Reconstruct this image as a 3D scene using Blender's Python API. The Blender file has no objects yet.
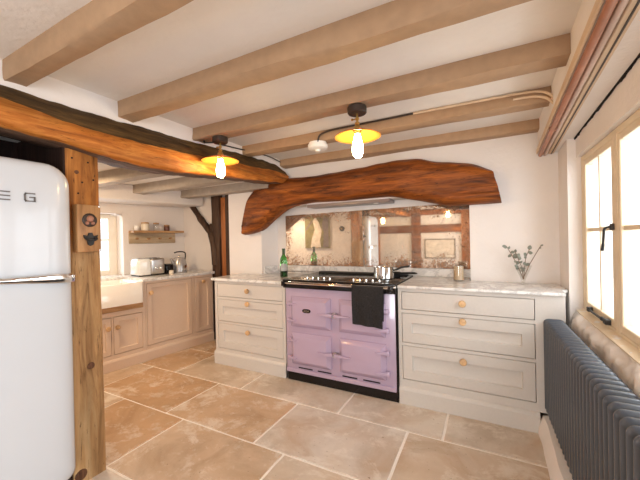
import bpy, bmesh, math, random
from mathutils import Vector, Matrix, noise

S = bpy.context.scene
COL = S.collection
PI = math.pi

# ---------------------------------------------------------------- camera, world, light, exposure
YAW, PIT, ROL, FPX = math.radians(27.6), math.radians(-0.22), math.radians(-1.2), 321.7
EYE = Vector((0, 0, 1.255))
_f = Vector((-math.sin(YAW) * math.cos(PIT), math.cos(YAW) * math.cos(PIT), math.sin(PIT)))
_r = Vector((math.cos(YAW), math.sin(YAW), 0))
_u = _r.cross(_f)
_R = _r * math.cos(ROL) + _u * math.sin(ROL)
_U = _u * math.cos(ROL) - _r * math.sin(ROL)
cam = bpy.data.cameras.new('camera')
cam.sensor_width = 36.0
cam.lens = FPX * 36.0 / 640.0
cam.clip_start = 0.02
camo = bpy.data.objects.new('camera', cam)
COL.objects.link(camo)
m = Matrix.Identity(4)
for i in range(3):
    m[i][0], m[i][1], m[i][2], m[i][3] = _R[i], _U[i], -_f[i], EYE[i]
camo.matrix_world = m
S.camera = camo

W = bpy.data.worlds.new('daylight')
S.world = W
W.use_nodes = True
bg = W.node_tree.nodes['Background']
bg.inputs[0].default_value = (0.95, 0.98, 1.0, 1)
bg.inputs[1].default_value = 1.8

S.view_settings.view_transform = 'Standard'
S.view_settings.look = 'None'
S.view_settings.gamma = 1.0
S.view_settings.use_curve_mapping = False
S.view_settings.exposure = 0.12
S.cycles.max_bounces = 10
S.cycles.diffuse_bounces = 6
S.cycles.glossy_bounces = 5
S.cycles.transmission_bounces = 8
S.cycles.transparent_max_bounces = 10
S.cycles.sample_clamp_indirect = 6.0
S.cycles.caustics_reflective = False
S.cycles.caustics_refractive = False


def area(name, loc, aim, sx, sy, power, col):
    L = bpy.data.lights.new(name, 'AREA')
    L.shape = 'RECTANGLE'
    L.size, L.size_y, L.energy, L.color = sx, sy, power, col
    o = bpy.data.objects.new(name, L)
    o.location = loc
    o.rotation_euler = (Vector(aim) - Vector(loc)).to_track_quat('-Z', 'Y').to_euler()
    COL.objects.link(o)
    return o


# daylight entering by the casement and kitchen windows, then unseen fill lights added to brighten the room
area('casement_daylight', (0.95, 1.72, 1.35), (-1.2, 1.7, 0.9), 1.6, 1.0, 27, (0.93, 0.97, 1.0))
area('kitchen_daylight', (-4.75, 2.02, 1.35), (-3.0, 2.3, 0.9), 0.8, 0.8, 26, (0.95, 0.98, 1.0))
area('kitchen_warm_fill', (-3.02, 1.33, 1.74), (-3.05, 1.9, 0.0), 0.16, 0.16, 14, (1.0, 0.74, 0.48))  # unseen warm light added to brighten the kitchen
area('rear_wall_fill', (-1.3, -1.0, 1.75), (-1.6, -2.5, 1.25), 0.3, 0.3, 8, (1.0, 0.80, 0.56))  # unseen warm light added to brighten the rear wall in the mirror
area('side_fill', (0.95, -1.25, 1.25), (-1.6, 0.6, 1.0), 1.5, 1.6, 42, (0.90, 0.955, 1.0))  # unseen fill added at the right, behind the camera
area('rear_fill', (0.08, -2.75, 0.95), (-1.0, 2.6, 0.55), 0.8, 1.5, 24, (0.93, 0.97, 1.0)).data.spread = math.radians(120)  # unseen forward fill added at the back of the room

# ---------------------------------------------------------------- materials


def nodes(name):
    M = bpy.data.materials.new(name)
    M.use_nodes = True
    nt = M.node_tree
    return M, nt, nt.nodes['Principled BSDF']


def N(nt, kind, **kw):
    n = nt.nodes.new(kind)
    for k, v in kw.items():
        if k in n.inputs:
            n.inputs[k].default_value = v
        else:
            setattr(n, k, v)
    return n


def coords(nt, scale=(1, 1, 1)):
    tc = nt.nodes.new('ShaderNodeTexCoord')
    mp = nt.nodes.new('ShaderNodeMapping')
    mp.inputs['Scale'].default_value = scale
    nt.links.new(tc.outputs['Object'], mp.inputs['Vector'])
    return mp.outputs['Vector']


def ramp(nt, src, stops):
    r = nt.nodes.new('ShaderNodeValToRGB')
    els = r.color_ramp.elements
    while len(els) > 1:
        els.remove(els[-1])
    els[0].position, els[0].color = stops[0][0], (*stops[0][1], 1)
    for p, c in stops[1:]:
        e = els.new(p)
        e.color = (*c, 1)
    nt.links.new(src, r.inputs[0])
    return r.outputs[0]


def mix(nt, fac, a, b, mode='MIX'):
    n = nt.nodes.new('ShaderNodeMix')
    n.data_type = 'RGBA'
    n.blend_type = mode
    for s, v in ((n.inputs[0], fac), (n.inputs[6], a), (n.inputs[7], b)):
        if hasattr(v, 'is_output'):
            nt.links.new(v, s)
        elif isinstance(v, tuple):
            s.default_value = (*v, 1)
        else:
            s.default_value = v
    return n.outputs[2]


def bump(nt, bsdf, src, strength, dist=0.01):
    b = nt.nodes.new('ShaderNodeBump')
    b.inputs['Strength'].default_value = strength
    b.inputs['Distance'].default_value = dist
    nt.links.new(src, b.inputs['Height'])
    nt.links.new(b.outputs[0], bsdf.inputs['Normal'])


def plain(name, col, rough=0.5, metal=0.0, coat=0.0, bumpy=0.0, bscale=40, spec=0.5, var=0.04):
    M, nt, b = nodes(name)
    v = coords(nt)
    n = N(nt, 'ShaderNodeTexNoise', Scale=bscale, Detail=3.0)
    nt.links.new(v, n.inputs['Vector'])
    lo = tuple(c * (1 - var) for c in col)
    hi = tuple(min(1, c * (1 + var)) for c in col)
    nt.links.new(ramp(nt, n.outputs[0], [(0.3, lo), (0.7, hi)]), b.inputs['Base Color'])
    b.inputs['Roughness'].default_value = rough
    b.inputs['Metallic'].default_value = metal
    b.inputs['Coat Weight'].default_value = coat
    b.inputs['Coat Roughness'].default_value = 0.06
    b.inputs['Specular IOR Level'].default_value = spec
    if bumpy:
        bump(nt, b, n.outputs[0], bumpy)
    return M


def plaster(name, col, big=2.2):
    M, nt, b = nodes(name)
    v = coords(nt)
    n1 = N(nt, 'ShaderNodeTexNoise', Scale=big, Detail=5.0, Roughness=0.6)
    n2 = N(nt, 'ShaderNodeTexNoise', Scale=38.0, Detail=4.0)
    for n in (n1, n2):
        nt.links.new(v, n.inputs['Vector'])
    c = ramp(nt, n1.outputs[0], [(0.3, tuple(x * 0.94 for x in col)), (0.7, col)])
    nt.links.new(c, b.inputs['Base Color'])
    b.inputs['Roughness'].default_value = 0.85
    b.inputs['Specular IOR Level'].default_value = 0.25
    h = mix(nt, 0.25, n1.outputs[0], n2.outputs[0])
    bump(nt, b, h, 0.35, 0.03)
    return M


def wood(name, dark, mid, light, axis='X', scale=1.0, rough=0.55, coat=0.0, cracks=0.5, stain=None, lamp_warmth=None):
    """grain drawn out along one axis, with knots and dark splits"""
    M, nt, b = nodes(name)
    st = {'X': (1.3, 14, 14), 'Y': (14, 1.3, 14), 'Z': (14, 14, 1.3)}[axis]
    v = coords(nt, tuple(s * scale for s in st))
    v2 = coords(nt, tuple(s * scale * 0.33 for s in st))
    n1 = N(nt, 'ShaderNodeTexNoise', Scale=1.0, Detail=6.0, Roughness=0.65, Distortion=0.9)
    n2 = N(nt, 'ShaderNodeTexNoise', Scale=1.0, Detail=4.0, Roughness=0.6, Distortion=0.5)
    n3 = N(nt, 'ShaderNodeTexNoise', Scale=2.6, Detail=5.0, Roughness=0.7, Distortion=1.4)
    nt.links.new(v, n1.inputs['Vector'])
    nt.links.new(v2, n2.inputs['Vector'])
    nt.links.new(v, n3.inputs['Vector'])
    base = ramp(nt, n1.outputs[0], [(0.28, dark), (0.5, mid), (0.72, light)])
    tone = ramp(nt, n2.outputs[0], [(0.32, (0.46, 0.44, 0.42)), (0.5, (0.92, 0.92, 0.92)), (0.66, (1.22, 1.22, 1.22))])
    c = mix(nt, 1.0, base, tone, 'MULTIPLY')
    split = ramp(nt, n3.outputs[0], [(0.33, (1, 1, 1)), (0.40, (0, 0, 0))])
    c = mix(nt, split, c, tuple(x * (1 - cracks) for x in dark))
    if stain:
        v4 = coords(nt)
        n4 = N(nt, 'ShaderNodeTexNoise', Scale=3.0, Detail=3.0)
        nt.links.new(v4, n4.inputs['Vector'])
        c = mix(nt, ramp(nt, n4.outputs[0], [(0.45, (0, 0, 0)), (0.7, (0.8, 0.8, 0.8))]), c, stain)
    if lamp_warmth:
        # warm lamp light painted into the upper length, with a ragged lower limit
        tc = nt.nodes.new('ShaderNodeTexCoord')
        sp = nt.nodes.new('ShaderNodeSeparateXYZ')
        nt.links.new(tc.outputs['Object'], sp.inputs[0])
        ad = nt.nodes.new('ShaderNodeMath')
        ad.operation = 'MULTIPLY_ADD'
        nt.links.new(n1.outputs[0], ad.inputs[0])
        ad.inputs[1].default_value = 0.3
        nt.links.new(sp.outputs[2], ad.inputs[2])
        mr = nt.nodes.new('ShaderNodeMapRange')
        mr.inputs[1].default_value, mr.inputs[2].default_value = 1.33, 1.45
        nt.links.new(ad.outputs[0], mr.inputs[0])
        warm_c = mix(nt, 1.0, c, (0.86, 0.56, 0.26), 'MULTIPLY')
        c = mix(nt, mr.outputs[0], c, warm_c)
    nt.links.new(c, b.inputs['Base Color'])
    b.inputs['Roughness'].default_value = rough
    b.inputs['Specular IOR Level'].default_value = 0.28
    b.inputs['Coat Weight'].default_value = coat
    b.inputs['Coat Roughness'].default_value = 0.25
    bump(nt, b, n1.outputs[0], 0.5, 0.012)
    return M


def emit(name, col, strength):
    M = bpy.data.materials.new(name)
    M.use_nodes = True
    nt = M.node_tree
    nt.nodes.clear()
    e = N(nt, 'ShaderNodeEmission')
    e.inputs[0].default_value = (*col, 1)
    e.inputs[1].default_value = strength
    o = nt.nodes.new('ShaderNodeOutputMaterial')
    nt.links.new(e.outputs[0], o.inputs[0])
    return M


def thin_glass(name, tint=(1, 1, 1), gloss=0.08):
    M = bpy.data.materials.new(name)
    M.use_nodes = True
    nt = M.node_tree
    nt.nodes.clear()
    t = N(nt, 'ShaderNodeBsdfTransparent')
    t.inputs[0].default_value = (*tint, 1)
    g = N(nt, 'ShaderNodeBsdfGlossy')
    g.inputs['Roughness'].default_value = 0.03
    mx = nt.nodes.new('ShaderNodeMixShader')
    mx.inputs[0].default_value = gloss
    o = nt.nodes.new('ShaderNodeOutputMaterial')
    nt.links.new(t.outputs[0], mx.inputs[1])
    nt.links.new(g.outputs[0], mx.inputs[2])
    nt.links.new(mx.outputs[0], o.inputs[0])
    return M


def solid_glass(name, col, rough=0.02):
    M, nt, b = nodes(name)
    b.inputs['Base Color'].default_value = (*col, 1)
    b.inputs['Transmission Weight'].default_value = 1.0
    b.inputs['Roughness'].default_value = rough
    b.inputs['IOR'].default_value = 1.45
    return M


def mirror_mat():
    M, nt, b = nodes('foxed_mirror')
    v = coords(nt)
    n1 = N(nt, 'ShaderNodeTexNoise', Scale=4.5, Detail=6.0, Roughness=0.75, Distortion=0.6)
    n2 = N(nt, 'ShaderNodeTexNoise', Scale=42.0, Detail=4.0, Roughness=0.8)
    nt.links.new(v, n1.inputs['Vector'])
    nt.links.new(v, n2.inputs['Vector'])
    # foxing creeps in from the edges: distance to border from object coordinates
    tc = nt.nodes.new('ShaderNodeTexCoord')
    sep = nt.nodes.new('ShaderNodeSeparateXYZ')
    nt.links.new(tc.outputs['Object'], sep.inputs[0])

    def mth(op, a, bb=None):
        n = nt.nodes.new('ShaderNodeMath')
        n.operation = op
        for s, val in zip(n.inputs, (a, bb)):
            if val is None:
                continue
            if hasattr(val, 'is_output'):
                nt.links.new(val, s)
            else:
                s.default_value = val
        return n.outputs[0]
    ex = mth('SUBTRACT', 0.96, mth('ABSOLUTE', sep.outputs[0]))
    ez = mth('SUBTRACT', 0.285, mth('ABSOLUTE', mth('SUBTRACT', sep.outputs[2], 0.285)))
    d = mth('MINIMUM', ex, ez)
    edge = mth('MAXIMUM', mth('SUBTRACT', 1.0, mth('DIVIDE', d, 0.15)), 0.0)
    fox = mth('ADD', mth('ADD', mth('MULTIPLY', n1.outputs[0], 0.55), mth('MULTIPLY', n2.outputs[0], 0.62)), mth('MULTIPLY', edge, 0.19))
    mask = ramp(nt, fox, [(0.695, (0, 0, 0)), (0.81, (0.9, 0.9, 0.9))])
    n3 = N(nt, 'ShaderNodeTexNoise', Scale=95.0, Detail=3.0, Roughness=0.7)
    nt.links.new(v, n3.inputs['Vector'])
    spk = mth('ADD', mth('ADD', n3.outputs[0], mth('MULTIPLY', edge, 0.13)), mth('MULTIPLY', n1.outputs[0], 0.12))
    mask = mth('MAXIMUM', mask, ramp(nt, spk, [(0.70, (0, 0, 0)), (0.76, (0.9, 0.9, 0.9))]))
    haze = ramp(nt, n1.outputs[0], [(0.35, (0.07, 0.07, 0.07)), (0.75, (0.34, 0.34, 0.34))])
    gl = N(nt, 'ShaderNodeBsdfGlossy')
    gl.inputs['Color'].default_value = (0.90, 0.85, 0.79, 1)
    gl.inputs['Roughness'].default_value = 0.03
    pale = N(nt, 'ShaderNodeBsdfDiffuse')
    pale.inputs[0].default_value = (0.80, 0.70, 0.58, 1)
    rust = N(nt, 'ShaderNodeBsdfDiffuse')
    nt.links.new(ramp(nt, n2.outputs[0], [(0.4, (0.10, 0.04, 0.02)), (0.6, (0.34, 0.17, 0.09))]), rust.inputs[0])
    m1 = nt.nodes.new('ShaderNodeMixShader')
    m2 = nt.nodes.new('ShaderNodeMixShader')
    nt.links.new(haze, m1.inputs[0])
    nt.links.new(gl.outputs[0], m1.inputs[1])
    nt.links.new(pale.outputs[0], m1.inputs[2])
    nt.links.new(mask, m2.inputs[0])
    nt.links.new(m1.outputs[0], m2.inputs[1])
    nt.links.new(rust.outputs[0], m2.inputs[2])
    nt.links.new(m2.outputs[0], nt.nodes['Material Output'].inputs[0])
    return M


def slab_mat():
    M, nt, b = nodes('limestone_slab')
    v = coords(nt)
    at = nt.nodes.new('ShaderNodeAttribute')
    at.attribute_name = 'slab'
    base = ramp(nt, at.outputs['Fac'], [(0.0, (0.51, 0.31, 0.165)), (0.35, (0.58, 0.41, 0.27)), (0.65, (0.62, 0.53, 0.43)), (1.0, (0.67, 0.60, 0.53))])
    n1 = N(nt, 'ShaderNodeTexNoise', Scale=2.3, Detail=7.0, Roughness=0.62, Distortion=0.7)
    n2 = N(nt, 'ShaderNodeTexNoise', Scale=6.0, Detail=8.0, Roughness=0.72)
    n3 = N(nt, 'ShaderNodeTexNoise', Scale=55.0, Detail=3.0)
    for n in (n1, n2, n3):
        nt.links.new(v, n.inputs['Vector'])
    tone = ramp(nt, n1.outputs[0], [(0.3, (0.72, 0.67, 0.60)), (0.5, (1, 1, 1)), (0.75, (1.12, 1.10, 1.05))])
    c = mix(nt, 1.0, base, tone, 'MULTIPLY')
    chalk = ramp(nt, n2.outputs[0], [(0.54, (0, 0, 0)), (0.64, (0.45, 0.45, 0.45)), (0.8, (0.8, 0.8, 0.8))])
    c = mix(nt, chalk, c, (0.74, 0.67, 0.58))
    n5 = N(nt, 'ShaderNodeTexNoise', Scale=1.7, Detail=5.0, Roughness=0.6, Distortion=1.5)
    v5 = coords(nt, (1.0, 1.3, 1.0))
    nt.links.new(v5, n5.inputs['Vector'])
    c = mix(nt, ramp(nt, n5.outputs[0], [(0.46, (0, 0, 0)), (0.66, (0.55, 0.55, 0.55))]), c, (0.47, 0.30, 0.165))
    n6 = N(nt, 'ShaderNodeTexNoise', Scale=3.1, Detail=9.0, Roughness=0.75, Distortion=0.4)
    nt.links.new(v5, n6.inputs['Vector'])
    c = mix(nt, ramp(nt, n6.outputs[0], [(0.53, (0, 0, 0)), (0.60, (0.5, 0.5, 0.5)), (0.75, (0.85, 0.85, 0.85))]), c, (0.80, 0.73, 0.64))
    pit = ramp(nt, n3.outputs[0], [(0.24, (1, 1, 1)), (0.32, (0, 0, 0))])
    c = mix(nt, pit, c, (0.25, 0.17, 0.10))
    nt.links.new(c, b.inputs['Base Color'])
    b.inputs['Roughness'].default_value = 0.42
    b.inputs['Specular IOR Level'].default_value = 0.4
    bump(nt, b, n2.outputs[0], 0.22, 0.01)
    return M


def marble_mat():
    M, nt, b = nodes('marble')
    v = coords(nt)
    n1 = N(nt, 'ShaderNodeTexNoise', Scale=3.5, Detail=8.0, Roughness=0.7, Distortion=2.0)
    nt.links.new(v, n1.inputs['Vector'])
    c = ramp(nt, n1.outputs[0], [(0.40, (0.78, 0.76, 0.73)), (0.49, (0.56, 0.545, 0.53)), (0.53, (0.78, 0.765, 0.74)), (0.65, (0.83, 0.81, 0.79))])
    nt.links.new(c, b.inputs['Base Color'])
    b.inputs['Roughness'].default_value = 0.18
    return M


M_WALL = plaster('white_plaster', (0.80, 0.75, 0.715))
M_CEIL = plaster('ceiling_plaster', (0.80, 0.752, 0.70))
M_BEAM = plain('painted_beam', (0.385, 0.245, 0.142), 0.7, bumpy=0.3, bscale=18, var=0.08)
M_OAK = wood('old_oak', (0.035, 0.009, 0.002), (0.22, 0.056, 0.007), (0.41, 0.125, 0.017), 'X', 1.9, 0.5, 0.0, 0.7)
M_OAKY = wood('honey_oak', (0.14, 0.036, 0.006), (0.40, 0.125, 0.018), (0.62, 0.26, 0.055), 'Y', 2.0, 0.55, 0.0, 0.7)
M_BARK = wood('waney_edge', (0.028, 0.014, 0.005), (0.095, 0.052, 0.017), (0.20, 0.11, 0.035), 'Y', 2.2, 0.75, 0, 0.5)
M_DARKZ = wood('blackened_oak', (0.030, 0.015, 0.009), (0.072, 0.038, 0.023), (0.12, 0.070, 0.042), 'Z', 1.0, 0.6, 0, 0.5)
M_POST = wood('bare_pine', (0.20, 0.085, 0.028), (0.53, 0.31, 0.135), (0.66, 0.45, 0.235), 'Z', 1.5, 0.6, 0, 0.8, lamp_warmth=(0.58, 0.40, 0.20))
M_REDW = wood('red_pine', (0.20, 0.06, 0.02), (0.38, 0.13, 0.035), (0.48, 0.19, 0.06), 'Z', 1.1, 0.5, 0.1)
M_PLANK = wood('oak_board', (0.22, 0.09, 0.03), (0.46, 0.235, 0.095), (0.56, 0.32, 0.145), 'Z', 1.2, 0.45, 0.1, 0.2)
M_SHELF = wood('pale_oak', (0.34, 0.17, 0.07), (0.56, 0.33, 0.16), (0.64, 0.40, 0.21), 'X', 1.4, 0.5, 0, 0.2)
M_KNOB = wood('oak_knob', (0.46, 0.27, 0.12), (0.66, 0.42, 0.215), (0.74, 0.51, 0.29), 'Y', 2.0, 0.4, 0.2, 0.1)
M_CAB = plain('stone_paint', (0.60, 0.56, 0.515), 0.42, bscale=60, var=0.02, bumpy=0.03)
M_CABL = plain('putty_paint', (0.71, 0.555, 0.435), 0.42, bscale=60, var=0.02, bumpy=0.03)
M_MARB = marble_mat()
M_SLAB = slab_mat()
M_GROUT = plain('lime_grout', (0.90, 0.84, 0.77), 0.9, bumpy=0.3, bscale=70)
M_LILAC = plain('lilac_enamel', (0.46, 0.35, 0.465), 0.2, coat=0.5, bscale=5, var=0.02)
M_BLACK = plain('black_enamel', (0.010, 0.008, 0.008), 0.16, spec=0.35)
M_IRON = plain('black_iron', (0.018, 0.016, 0.015), 0.55, bumpy=0.2)
M_CHROME = plain('chrome', (0.82, 0.80, 0.78), 0.10, metal=1.0, var=0.01)
M_STEEL = plain('brushed_steel', (0.62, 0.60, 0.58), 0.28, metal=1.0, var=0.04)
M_BRASS = plain('aged_brass', (0.62, 0.40, 0.13), 0.3, metal=1.0)
M_BRONZE = plain('dark_bronze', (0.045, 0.028, 0.020), 0.5, metal=0.3)
M_COPPER = plain('copper_pipe_paint', (0.33, 0.13, 0.07), 0.4, metal=0.0, bscale=12, var=0.2, coat=0.1)
M_PIPE = plain('grey_pink_paint', (0.50, 0.36, 0.29), 0.35, bscale=10, var=0.12)
M_BATTEN = plain('cream_batten', (0.62, 0.46, 0.31), 0.6, bscale=12, var=0.08)
M_GAP = plain('shadow_gap', (0.012, 0.008, 0.007), 0.95)
M_FRAME = plain('cream_joinery', (0.72, 0.60, 0.43), 0.45, bscale=14, var=0.04, bumpy=0.05)
M_NEARBLACK = wood('near_black_board', (0.010, 0.004, 0.003), (0.022, 0.009, 0.006), (0.04, 0.017, 0.010), 'Z', 1.0, 0.7)
M_KBEAM = plain('cool_lit_beam', (0.36, 0.305, 0.25), 0.7, bumpy=0.3, bscale=18, var=0.08)  # same taupe paint, greyed to put the kitchen's cooler light into the colour
M_UNDER = wood('shaded_underside', (0.05, 0.028, 0.018), (0.13, 0.075, 0.05), (0.22, 0.14, 0.10), 'Y', 2.0, 0.7)  # darker wood tone carrying the shade under the long beam
M_SASH = plain('offwhite_joinery', (0.80, 0.75, 0.66), 0.45, bscale=14, var=0.03)
M_GLASS = thin_glass('window_glass', (0.97, 0.985, 1.0), 0.05)
M_WHITEP = plain('white_plastic', (0.84, 0.81, 0.77), 0.4)
M_FRIDGE = plain('gloss_white', (0.60, 0.625, 0.66), 0.2, coat=0.3, spec=0.35, bscale=3, var=0.005)
M_CERAM = plain('white_fireclay', (0.86, 0.835, 0.80), 0.15, coat=0.4, var=0.01)
M_RAD = plain('anthracite_paint', (0.060, 0.073, 0.095), 0.27, coat=0.15, bscale=8, var=0.05)
M_TOWEL = plain('charcoal_linen', (0.065, 0.060, 0.060), 0.95, bumpy=0.7, bscale=160, var=0.25, spec=0.1)
M_BOTTLE = solid_glass('green_glass', (0.16, 0.62, 0.15))
M_CLEAR = solid_glass('clear_glass', (0.97, 0.98, 0.97))
M_WINE = plain('dark_wine', (0.020, 0.012, 0.010), 0.3)
M_LABEL = plain('paper_label', (0.82, 0.79, 0.76), 0.7)
M_FOIL = plain('dark_foil', (0.03, 0.07, 0.03), 0.35)
M_JAR = thin_glass('jar_glass', (0.96, 0.96, 0.95), 0.07)
M_WAX = plain('cream_wax', (0.66, 0.48, 0.30), 0.5)
M_LEAF = plain('eucalyptus_leaf', (0.21, 0.225, 0.185), 0.55, bscale=25, var=0.25)
M_TWIG = plain('brown_twig', (0.20, 0.12, 0.07), 0.7)
M_CREAM = plain('cream_glaze', (0.78, 0.70, 0.58), 0.25)
M_DARKJAR = plain('dark_preserve', (0.13, 0.045, 0.03), 0.3)
M_TOASTW = plain('pale_grey_enamel', (0.70, 0.72, 0.73), 0.2, coat=0.4)
M_LETTER = plain('dull_pewter', (0.16, 0.14, 0.13), 0.4, metal=0.4)
M_KETTLE = plain('smoked_steel', (0.44, 0.42, 0.41), 0.25, metal=0.35)
M_MIRROR = mirror_mat()
M_CANVAS = plain('canvas_olive', (0.20, 0.175, 0.07), 0.8, bscale=9, var=0.35)
M_PALEP = plain('pale_paint', (0.74, 0.66, 0.56), 0.8, bscale=12, var=0.2)
M_GREYP = plain('violet_grey_paint', (0.17, 0.13, 0.13), 0.8, bscale=12, var=0.2)
M_HOOD = plain('taupe_hood', (0.24, 0.185, 0.17), 0.3)
M_BULB = emit('lamp_filament_glow', (1.0, 0.66, 0.30), 100)


def amber():
    M, nt, b = nodes('amber_lustre')
    b.inputs['Base Color'].default_value = (0.55, 0.26, 0.045, 1)
    b.inputs['Roughness'].default_value = 0.2
    b.inputs['Coat Weight'].default_value = 0.5
    tr = N(nt, 'ShaderNodeBsdfTranslucent')
    tr.inputs[0].default_value = (0.46, 0.19, 0.022, 1)
    mx = nt.nodes.new('ShaderNodeMixShader')
    mx.inputs[0].default_value = 0.35
    out = nt.nodes['Material Output']
    nt.links.new(b.outputs[0], mx.inputs[1])
    nt.links.new(tr.outputs[0], mx.inputs[2])
    nt.links.new(mx.outputs[0], out.inputs[0])
    return M


M_AMBER = amber()

# ---------------------------------------------------------------- mesh helpers


def box(bm, x0, x1, y0, y1, z0, z1, bev=0.0, seg=1, mat=0):
    x0, x1 = min(x0, x1), max(x0, x1)
    y0, y1 = min(y0, y1), max(y0, y1)
    z0, z1 = min(z0, z1), max(z0, z1)
    vs = [bm.verts.new((x, y, z)) for x in (x0, x1) for y in (y0, y1) for z in (z0, z1)]
    fs = [bm.faces.new([vs[i] for i in q]) for q in ((0, 1, 3, 2), (4, 6, 7, 5), (0, 4, 5, 1), (2, 3, 7, 6), (0, 2, 6, 4), (1, 5, 7, 3))]
    for f in fs:
        f.material_index = mat
    if bev > 0:
        es = list({e for f in fs for e in f.edges})
        r = bmesh.ops.bevel(bm, geom=es, offset=bev, segments=seg, affect='EDGES', profile=0.5)
        for f in r['faces']:
            f.material_index = mat
    return bm


def loft(bm, rings, caps=True, closed=True, mat=0, mats=None):
    rv = [[bm.verts.new(p) for p in r] for r in rings]
    n = len(rv[0])
    for a, b in zip(rv, rv[1:]):
        for i in range(n if closed else n - 1):
            j = (i + 1) % n
            f = bm.faces.new((a[i], a[j], b[j], b[i]))
            f.material_index = mats[i] if mats else mat
    if caps:
        f1 = bm.faces.new(list(reversed(rv[0])))
        f2 = bm.faces.new(rv[-1])
        f1.material_index = f2.material_index = mat
    return rv


def lathe(bm, prof, c=(0, 0, 0), segs=24, axis='Z', mat=0):
    """prof: (radius, height) pairs along the axis"""
    rings = []
    for r, h in prof:
        ring = []
        for k in range(segs):
            a = 2 * PI * k / segs
            p = {'Z': (r * math.cos(a), r * math.sin(a), h), 'Y': (r * math.cos(a), h, -r * math.sin(a)), 'X': (h, r * math.cos(a), r * math.sin(a))}[axis]
            ring.append((c[0] + p[0], c[1] + p[1], c[2] + p[2]))
        rings.append(ring)
    loft(bm, rings, caps=(prof[0][0] > 1e-5 and prof[-1][0] > 1e-5), mat=mat)
    bmesh.ops.remove_doubles(bm, verts=bm.verts[:], dist=1e-6)
    return bm


def tube(bm, pts, r, segs=8, mat=0, cap=True):
    P = [Vector(p) for p in pts]
    rr = r if isinstance(r, (list, tuple)) else [r] * len(P)
    rings = []
    prev = None
    for i, p in enumerate(P):
        t = (P[min(i + 1, len(P) - 1)] - P[max(i - 1, 0)]).normalized()
        if prev is None:
            a = Vector((0, 0, 1)) if abs(t.z) < 0.9 else Vector((1, 0, 0))
            n = (a - t * a.dot(t)).normalized()
        else:
            n = (prev - t * prev.dot(t)).normalized()
        prev = n
        b = t.cross(n)
        rings.append([tuple(p + (n * math.cos(2 * PI * k / segs) + b * math.sin(2 * PI * k / segs)) * rr[i]) for k in range(segs)])
    loft(bm, rings, caps=cap, mat=mat)
    return bm


def smooth_path(pts, n=6):
    P = [Vector(p) for p in pts]
    out = []
    for i in range(len(P) - 1):
        p0, p1, p2, p3 = P[max(i - 1, 0)], P[i], P[i + 1], P[min(i + 2, len(P) - 1)]
        for k in range(n):
            t = k / n
            out.append(0.5 * ((2 * p1) + (p2 - p0) * t + (2 * p0 - 5 * p1 + 4 * p2 - p3) * t * t + (3 * p1 - p0 - 3 * p2 + p3) * t ** 3))
    out.append(P[-1])
    return out


def prism(bm, poly, y0, y1, plane='XZ', mat=0):
    def mk(a, b, h):
        return {'XZ': (a, h, b), 'XY': (a, b, h), 'YZ': (h, a, b)}[plane]
    A = [bm.verts.new(mk(a, b, y0)) for a, b in poly]
    B = [bm.verts.new(mk(a, b, y1)) for a, b in poly]
    n = len(poly)
    fs = [bm.faces.new(A), bm.faces.new(list(reversed(B)))]
    for i in range(n):
        fs.append(bm.faces.new((A[i], B[i], B[(i + 1) % n], A[(i + 1) % n])))
    for f in fs:
        f.material_index = mat
    return bm


def wobble(bm, amp, scale, seed=0.0):
    for v in bm.verts:
        d = noise.noise_vector(v.co * scale + Vector((seed, seed * 1.7, seed * 0.3)))
        v.co += d * amp


WORLD = {}


def wm(o):
    return WORLD.get(o.name, Matrix.Identity(4))


def obj(name, bm, mats, parent=None, local=False, sharp=35, origin=None):
    """one mesh object; bm is in world space unless local"""
    bmesh.ops.recalc_face_normals(bm, faces=bm.faces[:])
    me = bpy.data.meshes.new(name)
    inv = Matrix.Identity(4)
    W0 = Matrix.Identity(4)
    if parent is not None:
        W0 = wm(parent)
        if not local:
            inv = W0.inverted()
    elif origin is not None:
        inv = Matrix.Translation(-Vector(origin))
        W0 = Matrix.Translation(Vector(origin))
    bm.transform(inv)
    bm.to_mesh(me)
    bm.free()
    for mt in (mats if isinstance(mats, (list, tuple)) else [mats]):
        me.materials.append(mt)
    me.polygons.foreach_set('use_smooth', [True] * len(me.polygons))
    me.set_sharp_from_angle(angle=math.radians(sharp))
    o = bpy.data.objects.new(name, me)
    COL.objects.link(o)
    if parent is not None:
        o.parent = parent
    elif origin is not None:
        o.location = origin
    WORLD[o.name] = W0.copy()
    return o


def tag(o, label, cat, group=None, kind=None):
    o['label'] = label
    o['category'] = cat
    if group:
        o['group'] = group
    if kind:
        o['kind'] = kind
    return o


def thing(name, label, cat, loc=(0, 0, 0), rz=0.0, group=None, kind=None):
    o = bpy.data.objects.new(name, None)
    o.empty_display_size = 0.1
    COL.objects.link(o)
    o.location = loc
    o.rotation_euler = (0, 0, rz)
    WORLD[o.name] = Matrix.Translation(Vector(loc)) @ Matrix.Rotation(rz, 4, 'Z')
    return tag(o, label, cat, group, kind)


def struct(name, bm, mats, label, cat, parent=None, sharp=35):
    o = obj(name, bm, mats, parent, sharp=sharp)
    if parent is None:
        o['kind'] = 'structure'
        o['label'] = label
        o['category'] = cat
    return o


def copy_tree(o, parent=None):
    c = o.copy()
    COL.objects.link(c)
    if parent is not None:
        c.parent = parent
    for ch in list(o.children):
        copy_tree(ch, c)
    return c


B = bmesh.new

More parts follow.
